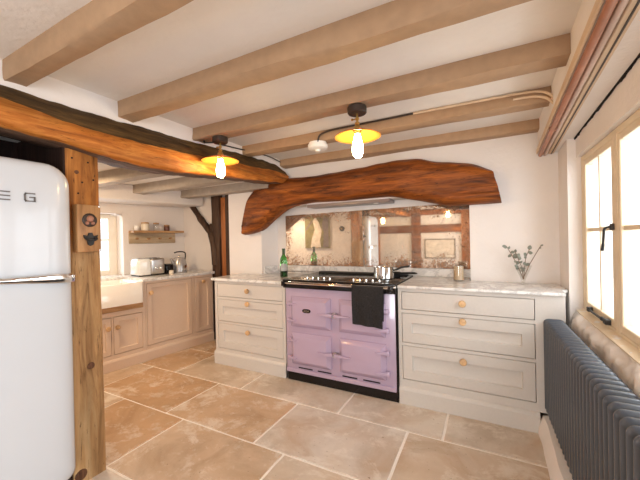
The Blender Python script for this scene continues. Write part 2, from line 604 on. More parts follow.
# ---------------------------------------------------------------- shell of the room
# floor: lime grout bed with separate limestone flags
random.seed(4)
bm = B()
box(bm, -4.6, 0.62, -2.6, 3.4, -0.12, -0.005, mat=1)
lay = bm.faces.layers.float.new('slab')
rows = [
    (-2.6, -2.0, [-4.6, -3.4, -2.6, -1.7, -0.9, -0.2, 0.62]), (-2.0, -1.45, [-4.6, -3.7, -2.9, -2.1, -1.3, -0.5, 0.62]),
    (-1.45, -0.85, [-4.6, -3.3, -2.4, -1.6, -0.8, 0.0, 0.62]), (-0.85, -0.3, [-4.6, -3.6, -2.8, -2.0, -1.2, -0.4, 0.62]),
    (-0.3, 0.45, [-4.6, -3.2, -2.3, -1.5, -0.7, 0.1, 0.62]), (0.45, 1.03, [-4.6, -3.8, -2.9, -1.92, -1.2, -0.35, 0.62]),
    (1.03, 1.555, [-4.6, -3.4, -2.62, -1.93, -1.08, -0.12, 0.62]), (1.555, 2.085, [-4.6, -3.85, -3.02, -2.125, -1.31, -0.48, 0.62]),
    (2.085, 2.62, [-4.6, -3.9, -3.22, -2.70, -1.885, -0.98, -0.27, 0.62]), (2.62, 3.4, [-4.6, -3.6, -2.9, -2.2, -1.4, -0.6, 0.62])]
tone = {(7, 3): 0.30, (8, 2): 0.2, (7, 2): 0.1, (6, 2): 0.12, (6, 3): 0.42, (7, 4): 0.85, (8, 4): 0.7, (8, 5): 0.8, (8, 6): 0.75, (7, 5): 0.55, (6, 4): 0.6, (8, 3): 0.55, (6, 5): 0.5}
for ri, (y0, y1, xs) in enumerate(rows):
    for ci in range(len(xs) - 1):
        g = 0.0075
        x0, x1, a, b_ = xs[ci] + g, xs[ci + 1] - g, y0 + g, y1 - g
        pts = []
        K = 9
        for k in range(K):
            pts.append((x0 + (x1 - x0) * k / K, a))
        for k in range(K):
            pts.append((x1, a + (b_ - a) * k / K))
        for k in range(K):
            pts.append((x1 - (x1 - x0) * k / K, b_))
        for k in range(K):
            pts.append((x0, b_ - (b_ - a) * k / K))
        q = []
        for px, py in pts:
            d = noise.noise_vector(Vector((px * 9, py * 9, 3.3)))
            q.append((px + d.x * 0.0035, py + d.y * 0.0035))
        cx, cy = (x0 + x1) / 2, (a + b_) / 2
        top = [bm.verts.new((cx + (px - cx) * 0.994, cy + (py - cy) * 0.994, 0)) for px, py in q]
        low = [bm.verts.new((px, py, -0.006)) for px, py in q]
        t = tone.get((ri, ci), random.random())
        f = bm.faces.new(top)
        f[lay] = t
        for k in range(len(q)):
            s = bm.faces.new((low[k], low[(k + 1) % len(q)], top[(k + 1) % len(q)], top[k]))
            s[lay] = t
struct('floor', bm, [M_SLAB, M_GROUT], 'floor of large irregular limestone flags with pale lime joints', 'floor')

# ceilings
bm = B()
box(bm, -1.95, 0.62, -2.6, 3.3, 2.07, 2.25)
box(bm, -4.7, -2.055, -2.6, 3.3, 1.885, 2.25)
struct('ceiling', bm, M_CEIL, 'white plastered ceiling between the painted beams', 'ceiling')

# chimney breast wall with the cooker recess
bm = B()
prism(bm, [(-2.69, 2.85), (-2.22, 2.85), (-2.14, 3.05), (-2.69, 3.05)], 0, 2.07, 'XY')
prism(bm, [(-0.13, 2.85), (0.62, 2.85), (0.62, 3.05), (-0.10, 3.05)], 0, 2.07, 'XY')
prism(bm, [(-2.22, 2.85), (-0.13, 2.85), (-0.10, 3.05), (-2.14, 3.05)], 1.605, 2.07, 'XY')
box(bm, -2.69, 0.62, 3.05, 3.25, 0, 2.07)
struct('wall_back', bm, M_WALL, 'white plastered chimney breast wall with the cooker recess', 'wall')
# wall past the cottage kitchen's far end
bm = B()
box(bm, -4.2, -2.70, 3.06, 3.25, 0, 2.0)
struct('wall_far', bm, M_WALL, 'white plastered end wall of the kitchen behind the bent brace', 'wall')

# kitchen wall on the left runs slightly askew: local frame s (along), off (into the wall)
D = Vector((0.1545, 0.988, 0))
NN = Vector((-0.988, 0.1545, 0))
O0 = Vector((-3.282, 1.764, 0))
RZ = math.atan2(D.y, D.x)


def lk(s, off, z=0.0):
    return O0 + D * s + NN * off + Vector((0, 0, z))


def kbox(bm, s0, s1, o0, o1, z0, z1, bev=0.0, seg=1, mat=0):
    t = B()
    box(t, s0, s1, o0, o1, z0, z1, bev, seg, mat)
    t.transform(Matrix.Translation(O0) @ Matrix.Rotation(RZ, 4, 'Z'))
    tmp = bpy.data.meshes.new('t')
    t.to_mesh(tmp)
    t.free()
    bm.from_mesh(tmp)
    bpy.data.meshes.remove(tmp)
    return bm


bm = B()
kbox(bm, -1.5, -0.35, 0.62, 0.90, 0, 1.9)
kbox(bm, 0.44, 1.5, 0.62, 0.90, 0, 1.9)
kbox(bm, -0.35, 0.44, 0.62, 0.90, 0, 0.865)
kbox(bm, -0.35, 0.44, 0.62, 0.90, 1.60, 1.9)
# rounded top corner of the plaster reveal
for k in range(5):
    a0 = k / 5
    kbox(bm, 0.44 - 0.07 * (1 - a0) ** 2 - 0.0, 0.44, 0.625, 0.895, 1.60 - 0.012 - 0.07 * a0 * a0, 1.605)
struct('wall_left', bm, M_WALL, 'white plastered kitchen wall with the small window above the sink', 'wall')
bm = B()
kbox(bm, -1.3, 1.24, 0.20, 0.62, 1.716, 1.884, 0.01)
o = struct('trim_bulkhead', bm, M_WALL, 'white boxed bulkhead along the top of the kitchen wall', 'bulkhead')
o.name = 'trim_1'

# partition behind the fridge: dark boards towards the room, plaster towards the kitchen
bm = B()
box(bm, -3.6, -2.06, 0.90, 0.955, 0, 1.885, mat=0)
box(bm, -3.6, -2.06, 0.955, 1.0, 0, 1.885, mat=1)
box(bm, -2.62, -2.56, -0.6, 0.90, 0, 1.885, mat=0)
box(bm, -2.56, -2.06, 0.02, 0.08, 0, 1.885, mat=0)
box(bm, -2.06, -1.906, 0.847, 0.857, 0, 1.765, mat=0)  # dark sheet laid over the post's side in place of its shade
struct('wall_partition', bm, [M_NEARBLACK, M_WALL], 'dark boarded partition around the fridge niche', 'partition')
bm = B()
box(bm, -4.7, -4.6, -2.6, 1.2, 0, 2.0)
box(bm, -4.7, -3.6, 1.0, 1.1, 0, 2.0)
struct('wall_side', bm, M_WALL, 'plastered wall far to the left', 'wall')

# infill plaster above the big beam
bm = B()
box(bm, -2.06, -1.875, -2.6, 2.85, 1.926, 2.08)
struct('wall_infill', bm, M_WALL, 'white plaster infill above the long brown beam', 'wall')

# right wall: below the casement, corner pier, head, and the part behind the camera with an opening added for the side fill light
bm = B()
prism(bm, [(2.56, 0), (2.86, 0), (2.86, 2.07), (2.56, 2.07)], 0.455, 0.75, 'YZ')
box(bm, 0.50, 0.75, 0.78, 2.56, 0, 0.775)
box(bm, 0.50, 0.75, 0.78, 2.56, 1.735, 2.07)
box(bm, 0.50, 0.75, -0.45, 0.78, 0, 2.07)
box(bm, 0.50, 0.75, -2.6, -2.05, 0, 2.07)
box(bm, 0.50, 0.75, -2.05, -0.45, 1.95, 2.07)
struct('wall_right', bm, M_WALL, 'white plastered wall around the casement window', 'wall')
# lumpy plastered ledge below the window
bm = B()
ys = [2.56 - k * 0.03 for k in range(76)]
rings = []
for i, y in enumerate(ys):
    lump = 0.034 * noise.noise(Vector((y * 6.5, 1.0, 0))) + 0.022 * noise.noise(Vector((y * 15, 4.0, 0)))
    hz = 0.742 + 0.026 * noise.noise(Vector((y * 5.5, 7.0, 0))) + 0.016 * noise.noise(Vector((y * 17, 9, 0)))
    xi = 0.452 + lump
    rings.append([(xi + 0.01, y, 0.14), (xi, y, hz - 0.06), (xi + 0.008, y, hz - 0.015), (xi + 0.03, y, hz + 0.012), (0.49, y, 0.770), (0.53, y, 0.782), (0.53, y, 0.14)])
loft(bm, rings)
bmesh.ops.subdivide_edges(bm, edges=bm.edges[:], cuts=1, use_grid_fill=True)
wobble(bm, 0.010, 21, 3.0)
wobble(bm, 0.007, 55, 8.0)
struct('trim_2', bm, M_WALL, 'lumpy white plastered ledge under the casement window', 'ledge', sharp=60)
# uneven plaster footing beneath the radiator
bm = B()
rings = []
for k in range(48):
    y = 2.432 - k * 0.04
    w = 0.010 * noise.noise(Vector((y * 5, 0.3, 2)))
    rings.append([(0.262 + w, y, 0), (0.268 + w, y, 0.05), (0.292 + w, y, 0.115), (0.50, y, 0.13), (0.50, y, 0)])
loft(bm, rings)
struct('trim_3', bm, M_WALL, 'rough white plaster footing along the floor under the radiator', 'footing', sharp=60)

def tilt(bm):
    """the soffit and its pipes climb and draw in a little towards the camera"""
    for v in bm.verts:
        d = v.co.y - 2.85
        if v.co.z < 2.0:
            v.co.z -= 0.036 * d if d > -2.6 else -0.0936
        v.co.x += 0.0207 * d if v.co.x < 0.46 else 0.0


# boxed soffit over the window and the dark gap beside it
bm = B()
box(bm, 0.335, 0.492, 0.25, 2.85, 1.846, 2.08, 0.004)
tilt(bm)
box(bm, 0.281, 0.492, -2.6, 0.25, 1.94, 2.08)
struct('trim_4', bm, M_WALL, 'white boxed soffit running above the casement window', 'soffit')
bm = B()
ys = [2.56 - 0.02 * k for k in range(150)]
rings = []
for y in ys:
    w = 0.007 * noise.noise(Vector((y * 9, 0, 0))) + 0.006 * noise.noise(Vector((y * 31, 2, 0)))
    e = min(1.0, (2.56 - y) * 4 + 0.15)
    rings.append([(0.492, y, 1.90), (0.492, y, 1.846 + w), (0.492 + 0.022 * e + w, y, 1.836 + 1.5 * w), (0.494 + 0.024 * e, y, 1.90)])
loft(bm, rings)
tilt(bm)
struct('trim_5', bm, M_GAP, 'ragged black gap between the soffit and the window wall', 'gap')

# rear wall, timber framed, seen only in the mirror
bm = B()
box(bm, -4.7, -0.34, -2.72, -2.5, 0, 2.1)
struct('wall_rear', bm, M_WALL, 'plastered timber framed wall behind the camera', 'wall')

# ---------------------------------------------------------------- windows


def casement(bm_frame, bm_glass, y0, y1, z0, z1, x, st=0.032, bar=0.020, cols=2, zm=None):
    """one casement in the plane x, from y0 (far) to y1 (near)"""
    a, b_ = min(y0, y1), max(y0, y1)
    d = 0.022
    box(bm_frame, x - d, x + d, a, a + st, z0, z1, 0.004)
    box(bm_frame, x - d, x + d, b_ - st, b_, z0, z1, 0.004)
    box(bm_frame, x - d + 0.001, x + d - 0.001, a, b_, z0, z0 + st * 1.15, 0.004)
    box(bm_frame, x - d + 0.001, x + d - 0.001, a, b_, z1 - st, z1, 0.004)
    for k in range(1, cols):
        yc = a + (b_ - a) * k / cols
        box(bm_frame, x - 0.012, x + 0.012, yc - bar / 2, yc + bar / 2, z0, z1)
    zz = zm or (z0 + z1) / 2
    box(bm_frame, x - 0.0115, x + 0.0115, a, b_, zz - bar / 2, zz + bar / 2)
    box(bm_glass, x + 0.004, x + 0.007, a + st, b_ - st, z0 + st, z1 - st)


win = thing('window_1', 'cream three light casement window above the dark radiator', 'window', (0.56, 1.75, 0.78), kind='structure')
bm = B()
XF = 0.560
box(bm, XF - 0.035, XF + 0.035, 2.51, 2.56, 0.78, 1.735, 0.004)
box(bm, XF - 0.035, XF + 0.035, 0.78, 0.83, 0.78, 1.735, 0.004)
box(bm, XF - 0.034, XF + 0.034, 0.78, 2.56, 1.70, 1.735, 0.004)
box(bm, XF - 0.034, XF + 0.034, 0.78, 2.56, 0.775, 0.80, 0.004)
for yc in (1.955, 1.37):
    box(bm, XF - 0.0345, XF + 0.0345, yc - 0.025, yc + 0.025, 0.78, 1.72, 0.004)
obj('window_frame', bm, M_FRAME, win)
for a, b_ in ((1.98, 2.51), (1.395, 1.93), (0.83, 1.345)):
    bf, bg_ = B(), B()
    casement(bf, bg_, a, b_, 0.80, 1.70, XF - 0.012, zm=1.275)
    c = obj('casement', bf, M_FRAME, win)
    obj('glass', bg_, M_GLASS, c)
bm = B()
prism(bm, [(0.485, 0.772), (0.53, 0.786), (0.545, 0.79), (0.545, 0.765), (0.485, 0.765)], 0.79, 2.555, 'XZ')
obj('window_sill', bm, M_FRAME, win)
bm = B()
tube(bm, smooth_path([(0.522, 2.005, 1.283), (0.507, 2.012, 1.281), (0.500, 2.025, 1.27), (0.502, 2.045, 1.232), (0.503, 2.06, 1.195), (0.505, 2.08, 1.168)], 5), [0.0055] * 20 + [0.007] * 6, 8)
box(bm, 0.515, 0.527, 1.972, 2.012, 1.268, 1.298, 0.003)
h = obj('window_handle', bm, M_IRON, win)
h['label'] = 'black iron casement handle'
bm = B()
box(bm, 0.505, 0.515, 2.05, 2.39, 0.806, 0.818, 0.003)
box(bm, 0.503, 0.530, 2.36, 2.39, 0.80, 0.826, 0.003)
box(bm, 0.503, 0.530, 2.05, 2.09, 0.80, 0.826, 0.003)
lathe(bm, [(0.004, 0), (0.010, 0.004), (0.010, 0.016), (0.004, 0.02)], (0.509, 2.12, 0.806), 10)
h = obj('window_stay', bm, M_IRON, win)
h['label'] = 'black iron casement stay on the bottom rail'

kw = thing('window_2', 'small cream window in a deep plaster reveal over the sink', 'window', tuple(lk(0.03, 0.82, 0.87)), RZ, kind='structure')
bm = B()
for a, b_ in ((-0.35, -0.28), (0.35, 0.44)):
    kbox(bm, a, b_, 0.795, 0.845, 0.865, 1.60, 0.006)
kbox(bm, -0.34, 0.43, 0.797, 0.843, 0.865, 0.935, 0.006)
kbox(bm, -0.34, 0.43, 0.797, 0.843, 1.545, 1.60, 0.006)
kbox(bm, 0.015, 0.055, 0.80, 0.84, 0.90, 1.58, 0.004)
kbox(bm, -0.3, 0.36, 0.81, 0.83, 1.285, 1.303)
obj('window_frame', bm, M_SASH, kw)
bm = B()
kbox(bm, -0.29, 0.36, 0.822, 0.825, 0.93, 1.55)
obj('glass', bm, M_GLASS, kw)

# ---------------------------------------------------------------- big timbers


def timber_x(x0, x1, y0, y1, z0, z1, seed, amp=0.010, ends_in=0.0):
    """painted beam laid along X with soft wandering edges"""
    bm = B()
    rings = []
    n = 42
    cy, cz = (y0 + y1) / 2, (z0 + z1) / 2
    hy, hz = (y1 - y0) / 2, (z1 - z0) / 2
    cr = 0.006
    sh = [(-hy, -hz + cr), (-hy + cr, -hz), (0, -hz), (hy - cr, -hz), (hy, -hz + cr), (hy, hz), (-hy, hz), (-hy, 0)]
    for i in range(n + 1):
        x = x0 + (x1 - x0) * i / n
        ring = []
        for j, (a, b_) in enumerate(sh):
            d = noise.noise_vector(Vector((x * 1.7 + seed, j * 0.7, seed * 2)))
            e = noise.noise_vector(Vector((x * 9 + seed, j * 3.1, seed)))
            fz = 0 if b_ == hz else 1
            ring.append((x, cy + a + (d.y * amp + e.y * amp * 0.25) * (1 if fz else 0.3), cz + b_ + (d.z * amp + e.z * amp * 0.25) * fz))
        rings.append(ring)
    loft(bm, rings)
    return bm


beams = [(0.615, 0.700, 1.983, 'nearest taupe painted ceiling beam, at the top left corner', 1.3),
         (1.110, 1.205, 1.978, 'second taupe painted ceiling beam from the camera, with knots underneath', 2.1),
         (1.640, 1.745, 1.985, 'middle taupe painted ceiling beam carrying both ceiling lamps', 3.7),
         (2.170, 2.280, 1.995, 'taupe painted ceiling beam carrying the white smoke alarm', 4.4),
         (2.735, 2.850, 2.000, 'last taupe painted ceiling beam, against the chimney breast above the oak lintel', 5.9)]
for y0, y1, z0, lb, sd in beams:
    o = obj('ceiling_beam', timber_x(-1.93, 0.345, y0, y1, z0, 2.085, sd), M_BEAM, sharp=50, origin=(-0.8, (y0 + y1) / 2, z0))
    tag(o, lb, 'beam', 'painted beams across the main ceiling', 'thing')
kb = [(1.62, 1.74, 'taupe painted kitchen beam nearest the pine post'),
      (2.17, 2.29, 'taupe painted kitchen beam above the toaster, middle one of three'),
      (2.715, 2.83, 'taupe painted kitchen beam closest to the bent dark brace')]
for i, (y0, y1, lb) in enumerate(kb):
    o = obj('kitchen_beam', timber_x(-3.42 - 0.02 * i, -2.02, y0, y1, 1.79, 1.90, 7.7 + i * 1.9), M_KBEAM, sharp=50, origin=(-2.7, y0, 1.79))
    tag(o, lb, 'beam', 'painted beams across the kitchen ceiling', 'thing')

# long brown beam
ctl = [(-2.6, 1.77, 1.90, 1.96), (0.3, 1.77, 1.895, 1.945), (0.58, 1.763, 1.885, 1.939), (0.79, 1.751, 1.862, 1.934), (1.07, 1.718, 1.850, 1.932), (1.46, 1.714, 1.862, 1.952), (2.05, 1.768, 1.895, 2.000), (2.45, 1.80, 1.92, 2.020), (2.70, 1.822, 1.925, 2.01), (2.80, 1.84, 1.91, 1.97)]


def interp(tab, y, k):
    for a, b_ in zip(tab, tab[1:]):
        if y <= b_[0]:
            t = (y - a[0]) / (b_[0] - a[0])
            return a[k] + (b_[k] - a[k]) * t
    return tab[-1][k]


bm = B()
rings = []
n = 240
for i in range(n + 1):
    y = -2.6 + 5.38 * i / n
    zb, zc, zt = (interp(ctl, y, k) for k in (1, 2, 3))
    zt += 0.024 * min(1.0, max(0.0, (1.9 - y) / 0.6))
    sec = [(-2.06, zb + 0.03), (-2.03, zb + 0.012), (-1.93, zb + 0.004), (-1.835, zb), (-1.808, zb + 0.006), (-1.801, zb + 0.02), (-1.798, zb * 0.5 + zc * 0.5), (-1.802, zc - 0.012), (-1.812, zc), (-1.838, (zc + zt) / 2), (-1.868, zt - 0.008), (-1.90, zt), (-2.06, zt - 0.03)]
    ring = []
    for j, (x, z) in enumerate(sec):
        d = noise.noise_vector(Vector((j * 0.55, y * 2.6, 11)))
        e = noise.noise_vector(Vector((j * 1.9, y * 11, 5)))
        g_ = noise.noise_vector(Vector((j * 4.3, y * 26, 8)))
        ring.append((x + d.x * 0.009 + e.x * 0.007 + g_.x * 0.004, y, z + d.z * 0.007 + e.z * 0.007 + g_.z * 0.003))
    rings.append(ring)
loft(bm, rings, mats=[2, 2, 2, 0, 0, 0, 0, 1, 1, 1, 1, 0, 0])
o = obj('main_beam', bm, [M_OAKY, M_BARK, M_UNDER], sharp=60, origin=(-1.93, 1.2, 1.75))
tag(o, 'long honey brown beam with dark waney top edge, resting on the pine post', 'beam', None, 'thing')

# pine post
bm = B()
rings = []
for i in range(45):
    z = 1.765 * i / 44
    lean = 0.006 * (1 - z / 1.77)
    x0, x1, y0, y1 = -2.045, -1.90, 0.860 + lean, 1.012 + lean
    c = 0.006
    ring = []
    for j, (x, y) in enumerate([(x0, y0), (x1 - c, y0), (x1, y0 + c), (x1, (y0 + y1) / 2), (x1, y1 - c), (x1 - c, y1), (x0, y1)]):
        d = noise.noise_vector(Vector((j * 0.8, 3, z * 4)))
        ring.append((x + d.x * 0.004, y + d.y * 0.004, z))
    rings.append(ring)
loft(bm, rings)
post = thing('pine_post', 'bare knotty pine post standing between the white fridge and the kitchen', 'post', (-1.97, 0.94, 0), kind='thing')
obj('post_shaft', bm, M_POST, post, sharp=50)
for z, y, r in ((0.60, 0.952, 0.020), (0.05, 0.895, 0.030), (1.63, 0.905, 0.011)):
    bm = B()
    lathe(bm, [(0.0, 0.004), (r * 0.4, 0.005), (r * 0.85, 0.003), (r, -0.004)], (-1.899, y, z), 14, 'X')
    k = obj('knot', bm, wood('knot_wood_%d' % int(z * 100), (0.06, 0.025, 0.012), (0.14, 0.06, 0.03), (0.2, 0.1, 0.05), 'Z', 3.0), post)
    k['label'] = 'dark round knot in the post'
for z, y in ((1.70, 0.885), (1.69, 0.96), (1.58, 0.93), (1.52, 0.91), (1.60, 0.985)):
    bm = B()
    lathe(bm, [(0.0, 0.0015), (0.0045, 0.001), (0.005, -0.004)], (-1.8985, y, z), 8, 'X')
    k = obj('nail_hole', bm, M_GAP, post)

# carved oak lintel
lb_ = [(-2.45, 1.316), (-2.33, 1.335), (-2.215, 1.375), (-2.046, 1.491), (-1.865, 1.586), (-1.613, 1.622), (-1.232, 1.618), (-0.936, 1.621), (-0.736, 1.617), (-0.566, 1.575), (-0.405, 1.534), (-0.253, 1.504), (0.097, 1.503)]
lt_ = [(-2.425, 1.47), (-2.38, 1.702), (-2.307, 1.806), (-2.168, 1.875), (-2.036, 1.880), (-1.607, 1.893), (-1.124, 1.896), (-0.93, 1.918), (-0.73, 1.938), (-0.535, 1.924), (-0.337, 1.872), (-0.116, 1.829), (0.035, 1.758)]
pb = smooth_path([(x * 0.979, 0, 1.255 + (z - 1.255) * 0.979) for x, z in lb_], 12)
pt = smooth_path([(x * 0.979, 0, 1.255 + (z - 1.255) * 0.979) for x, z in lt_], 12)
bm = B()
rings = []
K = 18
for i, (a, b_) in enumerate(zip(pb, pt)):
    ring = []
    ring.append((a.x, 2.87, a.z + 0.004))
    for k in range(K + 1):
        t = k / K
        p = a.lerp(b_, t)
        bul = 1 - abs(2 * t - 1) ** 6
        y = 2.79 - 0.075 * bul
        d = noise.noise_vector(Vector((p.x * 2.4, t * 1.5, 4)))
        e = noise.noise_vector(Vector((p.x * 7, t * 9, 9)))
        g_ = noise.noise_vector(Vector((p.x * 5, t * 30, 3)))
        ring.append((p.x + e.x * 0.005, y + d.y * 0.022 + e.y * 0.009 + g_.y * 0.006, p.z + d.z * 0.007 + e.z * 0.010))
    ring.append((b_.x, 2.87, b_.z - 0.004))
    rings.append(ring)
loft(bm, rings)
o = obj('oak_lintel', bm, M_OAK, sharp=60, origin=(-1.2, 2.79, 1.7))
tag(o, 'massive curved dark oak lintel hooked down at its left end, over the lilac cooker', 'lintel', None, 'thing')

# dark post and bent brace at the end of the kitchen
bm = B()
rings = []
for i in range(30):
    z = 1.86 * i / 29
    ring = []
    for j, (x, y) in enumerate([(-3.135, 3.06), (-3.13, 3.005), (-3.06, 2.998), (-3.0, 3.005), (-2.985, 3.06)]):
        d = noise.noise_vector(Vector((j, 8, z * 4)))
        ring.append((x + d.x * 0.012, y + d.y * 0.006, z))
    rings.append(ring)
loft(bm, rings)
box(bm, -3.175, -3.12, 3.0, 3.055, 1.37, 1.48, 0.01)
o = obj('dark_post', bm, M_DARKZ, sharp=60, origin=(-3.08, 3.02, 0))
tag(o, 'upright blackened timber post at the end of the kitchen worktop', 'post', None, 'thing')
bm = B()
tube(bm, smooth_path([(-3.60, 3.03, 1.815), (-3.56, 3.03, 1.78), (-3.46, 3.03, 1.675), (-3.35, 3.03, 1.55), (-3.245, 3.03, 1.44), (-3.155, 3.025, 1.335), (-3.10, 3.02, 1.18), (-3.08, 3.02, 0.95)], 4), [0.016, 0.022, 0.026, 0.029] + [0.034] * 8 + [0.042] * 8 + [0.05] * 9, 8)
wobble(bm, 0.008, 14, 2)
o = obj('timber_brace', bm, M_DARKZ, sharp=60, origin=(-3.3, 3.03, 1.3))
tag(o, 'bent dark timber brace curving up the white wall from the blackened post', 'brace', None, 'thing')
bm = B()
box(bm, -2.985, -2.885, 3.02, 3.055, 0, 1.80, 0.004)
box(bm, -2.885, -2.70, 2.99, 3.055, 0, 1.85, 0.004, mat=1)
struct('door_1', bm, [M_REDW, M_DARKZ], 'reddish boarded door edge beside the blackened post', 'door')

# ---------------------------------------------------------------- range cooker
rc = thing('range_cooker', 'lilac enamel range cooker with four oven doors under the oak lintel', 'range cooker', (-1.127, 2.72, 0))
X0, X1, YF = -1.622, -0.632, 2.415
bm = B()
box(bm, X0, X1, YF, 3.03, 0.075, 0.855, 0.006, 2)
obj('body', bm, M_LILAC, rc)
bm = B()
box(bm, X0 + 0.003, X1 + 0.012, YF + 0.004, 3.02, 0, 0.078, 0.003)
o = obj('plinth', bm, M_BLACK, rc)
o['label'] = 'black plinth'
bm = B()
box(bm, X1, X1 + 0.012, YF + 0.002, 3.0, 0.0, 0.88, 0.002)
o = obj('edge_strip', bm, M_BLACK, rc)
o['label'] = 'black edge strip at the right'
# oven doors with broad bevelled rims
DX = [(-1.560, -1.172), (-1.095, -0.708)]
DZ = [(0.487, 0.752), (0.158, 0.434)]
k_door = 0
for zi, (z0, z1) in enumerate(DZ):
    for xi, (x0, x1) in enumerate(DX):
        bm = B()
        e = 0.034
        rings = []
        for (ins, y) in ((0.0, YF - 0.001), (0.0, YF - 0.012), (0.004, YF - 0.017), (e, YF - 0.040), (e + 0.01, YF - 0.042)):
            rings.append([(x0 + ins, y, z0 + ins), (x1 - ins, y, z0 + ins), (x1 - ins, y, z1 - ins), (x0 + ins, y, z1 - ins)])
        loft(bm, rings)
        d = obj('oven_door', bm, M_LILAC, rc, sharp=20)
        # hinges on the outer side
        hx = x0 - 0.018 if xi == 0 else x1 + 0.018
        sgn = 1 if xi == 0 else -1
        for hz in (z0 + 0.06, z1 - 0.06):
            bm = B()
            lathe(bm, [(0.0, -0.030), (0.011, -0.027), (0.016, -0.017), (0.016, 0.004), (0.010, 0.014), (0.0, 0.017)], (hx, YF - 0.022, hz), 12)
            box(bm, hx - 0.007, hx + 0.007, YF - 0.022, YF, hz - 0.006, hz + 0.006)
            rings = []
            for t, wd, yy in ((0, 0.011, YF - 0.030), (0.03, 0.010, YF - 0.042), (0.06, 0.006, YF - 0.050), (0.095, 0.0015, YF - 0.047)):
                xx = hx + sgn * t
                rings.append([(xx, yy - 0.006, hz - wd), (xx, yy - 0.006, hz + wd), (xx, yy + 0.012, hz + wd), (xx, yy + 0.012, hz - wd)])
            loft(bm, rings)
            obj('hinge', bm, M_LILAC, d)
        # strap handle with its catch in the middle
        bm = B()
        cx = x1 if xi == 0 else x0
        hz = (z0 + z1) / 2 + 0.005
        rings = []
        for t, wd, yy in ((-0.032, 0.012, YF - 0.054), (-0.005, 0.012, YF - 0.060), (0.03, 0.009, YF - 0.062), (0.11, 0.002, YF - 0.050)):
            xx = cx - (1 if xi == 0 else -1) * t
            rings.append([(xx, yy - 0.007, hz - wd), (xx, yy - 0.007, hz + wd), (xx, yy + 0.010, hz + wd), (xx, yy + 0.010, hz - wd)])
        loft(bm, rings)
        hh = obj('door_handle', bm, M_CHROME if False else M_LILAC, d)
        if xi == 0:
            bm = B()
            lathe(bm, [(0.013, 0.0), (0.013, 0.03), (0.009, 0.045), (0.009, 0.058), (0.0, 0.062)], (cx + 0.039, YF - 0.062, hz), 12, 'Y')
            box(bm, cx + 0.026, cx + 0.052, YF - 0.04, YF, hz - 0.026, hz + 0.014, 0.004)
            q = obj('door_catch', bm, M_STEEL, d)
            q['label'] = 'metal door catch'
        if xi == 0 and zi == 0:
            bm = B()
            bx, bz, by = -1.385, 0.640, YF - 0.042
            pts = [(bx + 0.040 * math.copysign(abs(math.cos(a)) ** 0.7, math.cos(a)), bz + 0.0165 * math.copysign(abs(math.sin(a)) ** 0.8, math.sin(a))) for a in [2 * PI * k / 28 for k in range(28)]]
            prism(bm, pts, by - 0.005, by + 0.002, 'XZ')
            q = obj('badge', bm, M_BLACK, d)
            q['label'] = 'small black oval badge with pale letters'
            bm = B()

            def stroke(bm, a, b_, w=0.0028, y=by - 0.0062):
                ax, az = a
                cx_, cz_ = b_
                L = math.hypot(cx_ - ax, cz_ - az) or 1
                nx, nz = -(cz_ - az) / L * w / 2, (cx_ - ax) / L * w / 2
                prism(bm, [(ax + nx, az + nz), (cx_ + nx, cz_ + nz), (cx_ - nx, cz_ - nz), (ax - nx, az - nz)], y, y + 0.003, 'XZ')
            for lx in (bx - 0.019, bx + 0.019):
                stroke(bm, (lx - 0.007, bz - 0.008), (lx, bz + 0.008))
                stroke(bm, (lx, bz + 0.008), (lx + 0.007, bz - 0.008))
                stroke(bm, (lx - 0.005, bz - 0.003), (lx + 0.005, bz - 0.003))
            g = [(bx + 0.007, bz + 0.006), (bx, bz + 0.008), (bx - 0.007, bz + 0.004), (bx - 0.007, bz - 0.004), (bx, bz - 0.008), (bx + 0.007, bz - 0.006), (bx + 0.007, bz), (bx + 0.001, bz)]
            for a, b_ in zip(g, g[1:]):
                stroke(bm, a, b_)
            obj('badge_lettering', bm, M_CHROME, d)
# vent slots
for x0, x1 in ((-1.50, -1.36), (-1.31, -1.18), (-1.08, -0.95), (-0.90, -0.76)):
    bm = B()
    box(bm, x0, x1, YF - 0.004, YF + 0.002, 0.120, 0.130, 0.001)
    obj('vent_slot', bm, M_GAP, rc)
bm = B()
box(bm, X0 + 0.001, X1 - 0.001, YF - 0.012, YF + 0.01, 0.078, 0.112, 0.004)
obj('lower_rail', bm, M_LILAC, rc)
# hob top with rolled chrome edge
bm = B()
box(bm, X0 - 0.012, X1 + 0.012, YF + 0.012, 3.035, 0.868, 0.902, 0.006, 2)
obj('hob_top', bm, M_BLACK, rc)
bm = B()
box(bm, X0 - 0.012, X1 + 0.012, YF - 0.028, YF + 0.03, 0.826, 0.868, 0.004)
box(bm, X0 - 0.012, X1 + 0.012, YF - 0.030, YF + 0.02, 0.884, 0.902, 0.006, 2)
obj('control_panel', bm, M_BLACK, rc)
bm = B()
box(bm, X0 - 0.012, X1 + 0.012, YF - 0.0265, YF + 0.014, 0.8675, 0.8845, 0.004, 3)
o = obj('chrome_strip', bm, M_CHROME, rc)
o['label'] = 'polished strip along the front of the hob'
bm = B()
box(bm, -1.57, -0.66, 2.955, 3.024, 0.900, 0.917, 0.005, 2)
o = obj('rear_vent', bm, M_IRON, rc)
# dials
proto = None
for i, x in enumerate([-1.42, -1.365, -1.310, -1.255, -1.20, -0.985, -0.93, -0.875, -0.82, -0.765]):
    if proto is None:
        bm = B()
        lathe(bm, [(0.013, 0.0), (0.013, 0.003), (0.008, 0.005), (0.007, 0.020), (0.004, 0.023), (0.0, 0.023)], (x, YF + 0.045, 0.902), 14)
        proto = obj('control_dial', bm, M_CHROME, rc)
        p0 = x
    else:
        c = proto.copy()
        COL.objects.link(c)
        c.location = (x - p0, 0, 0)
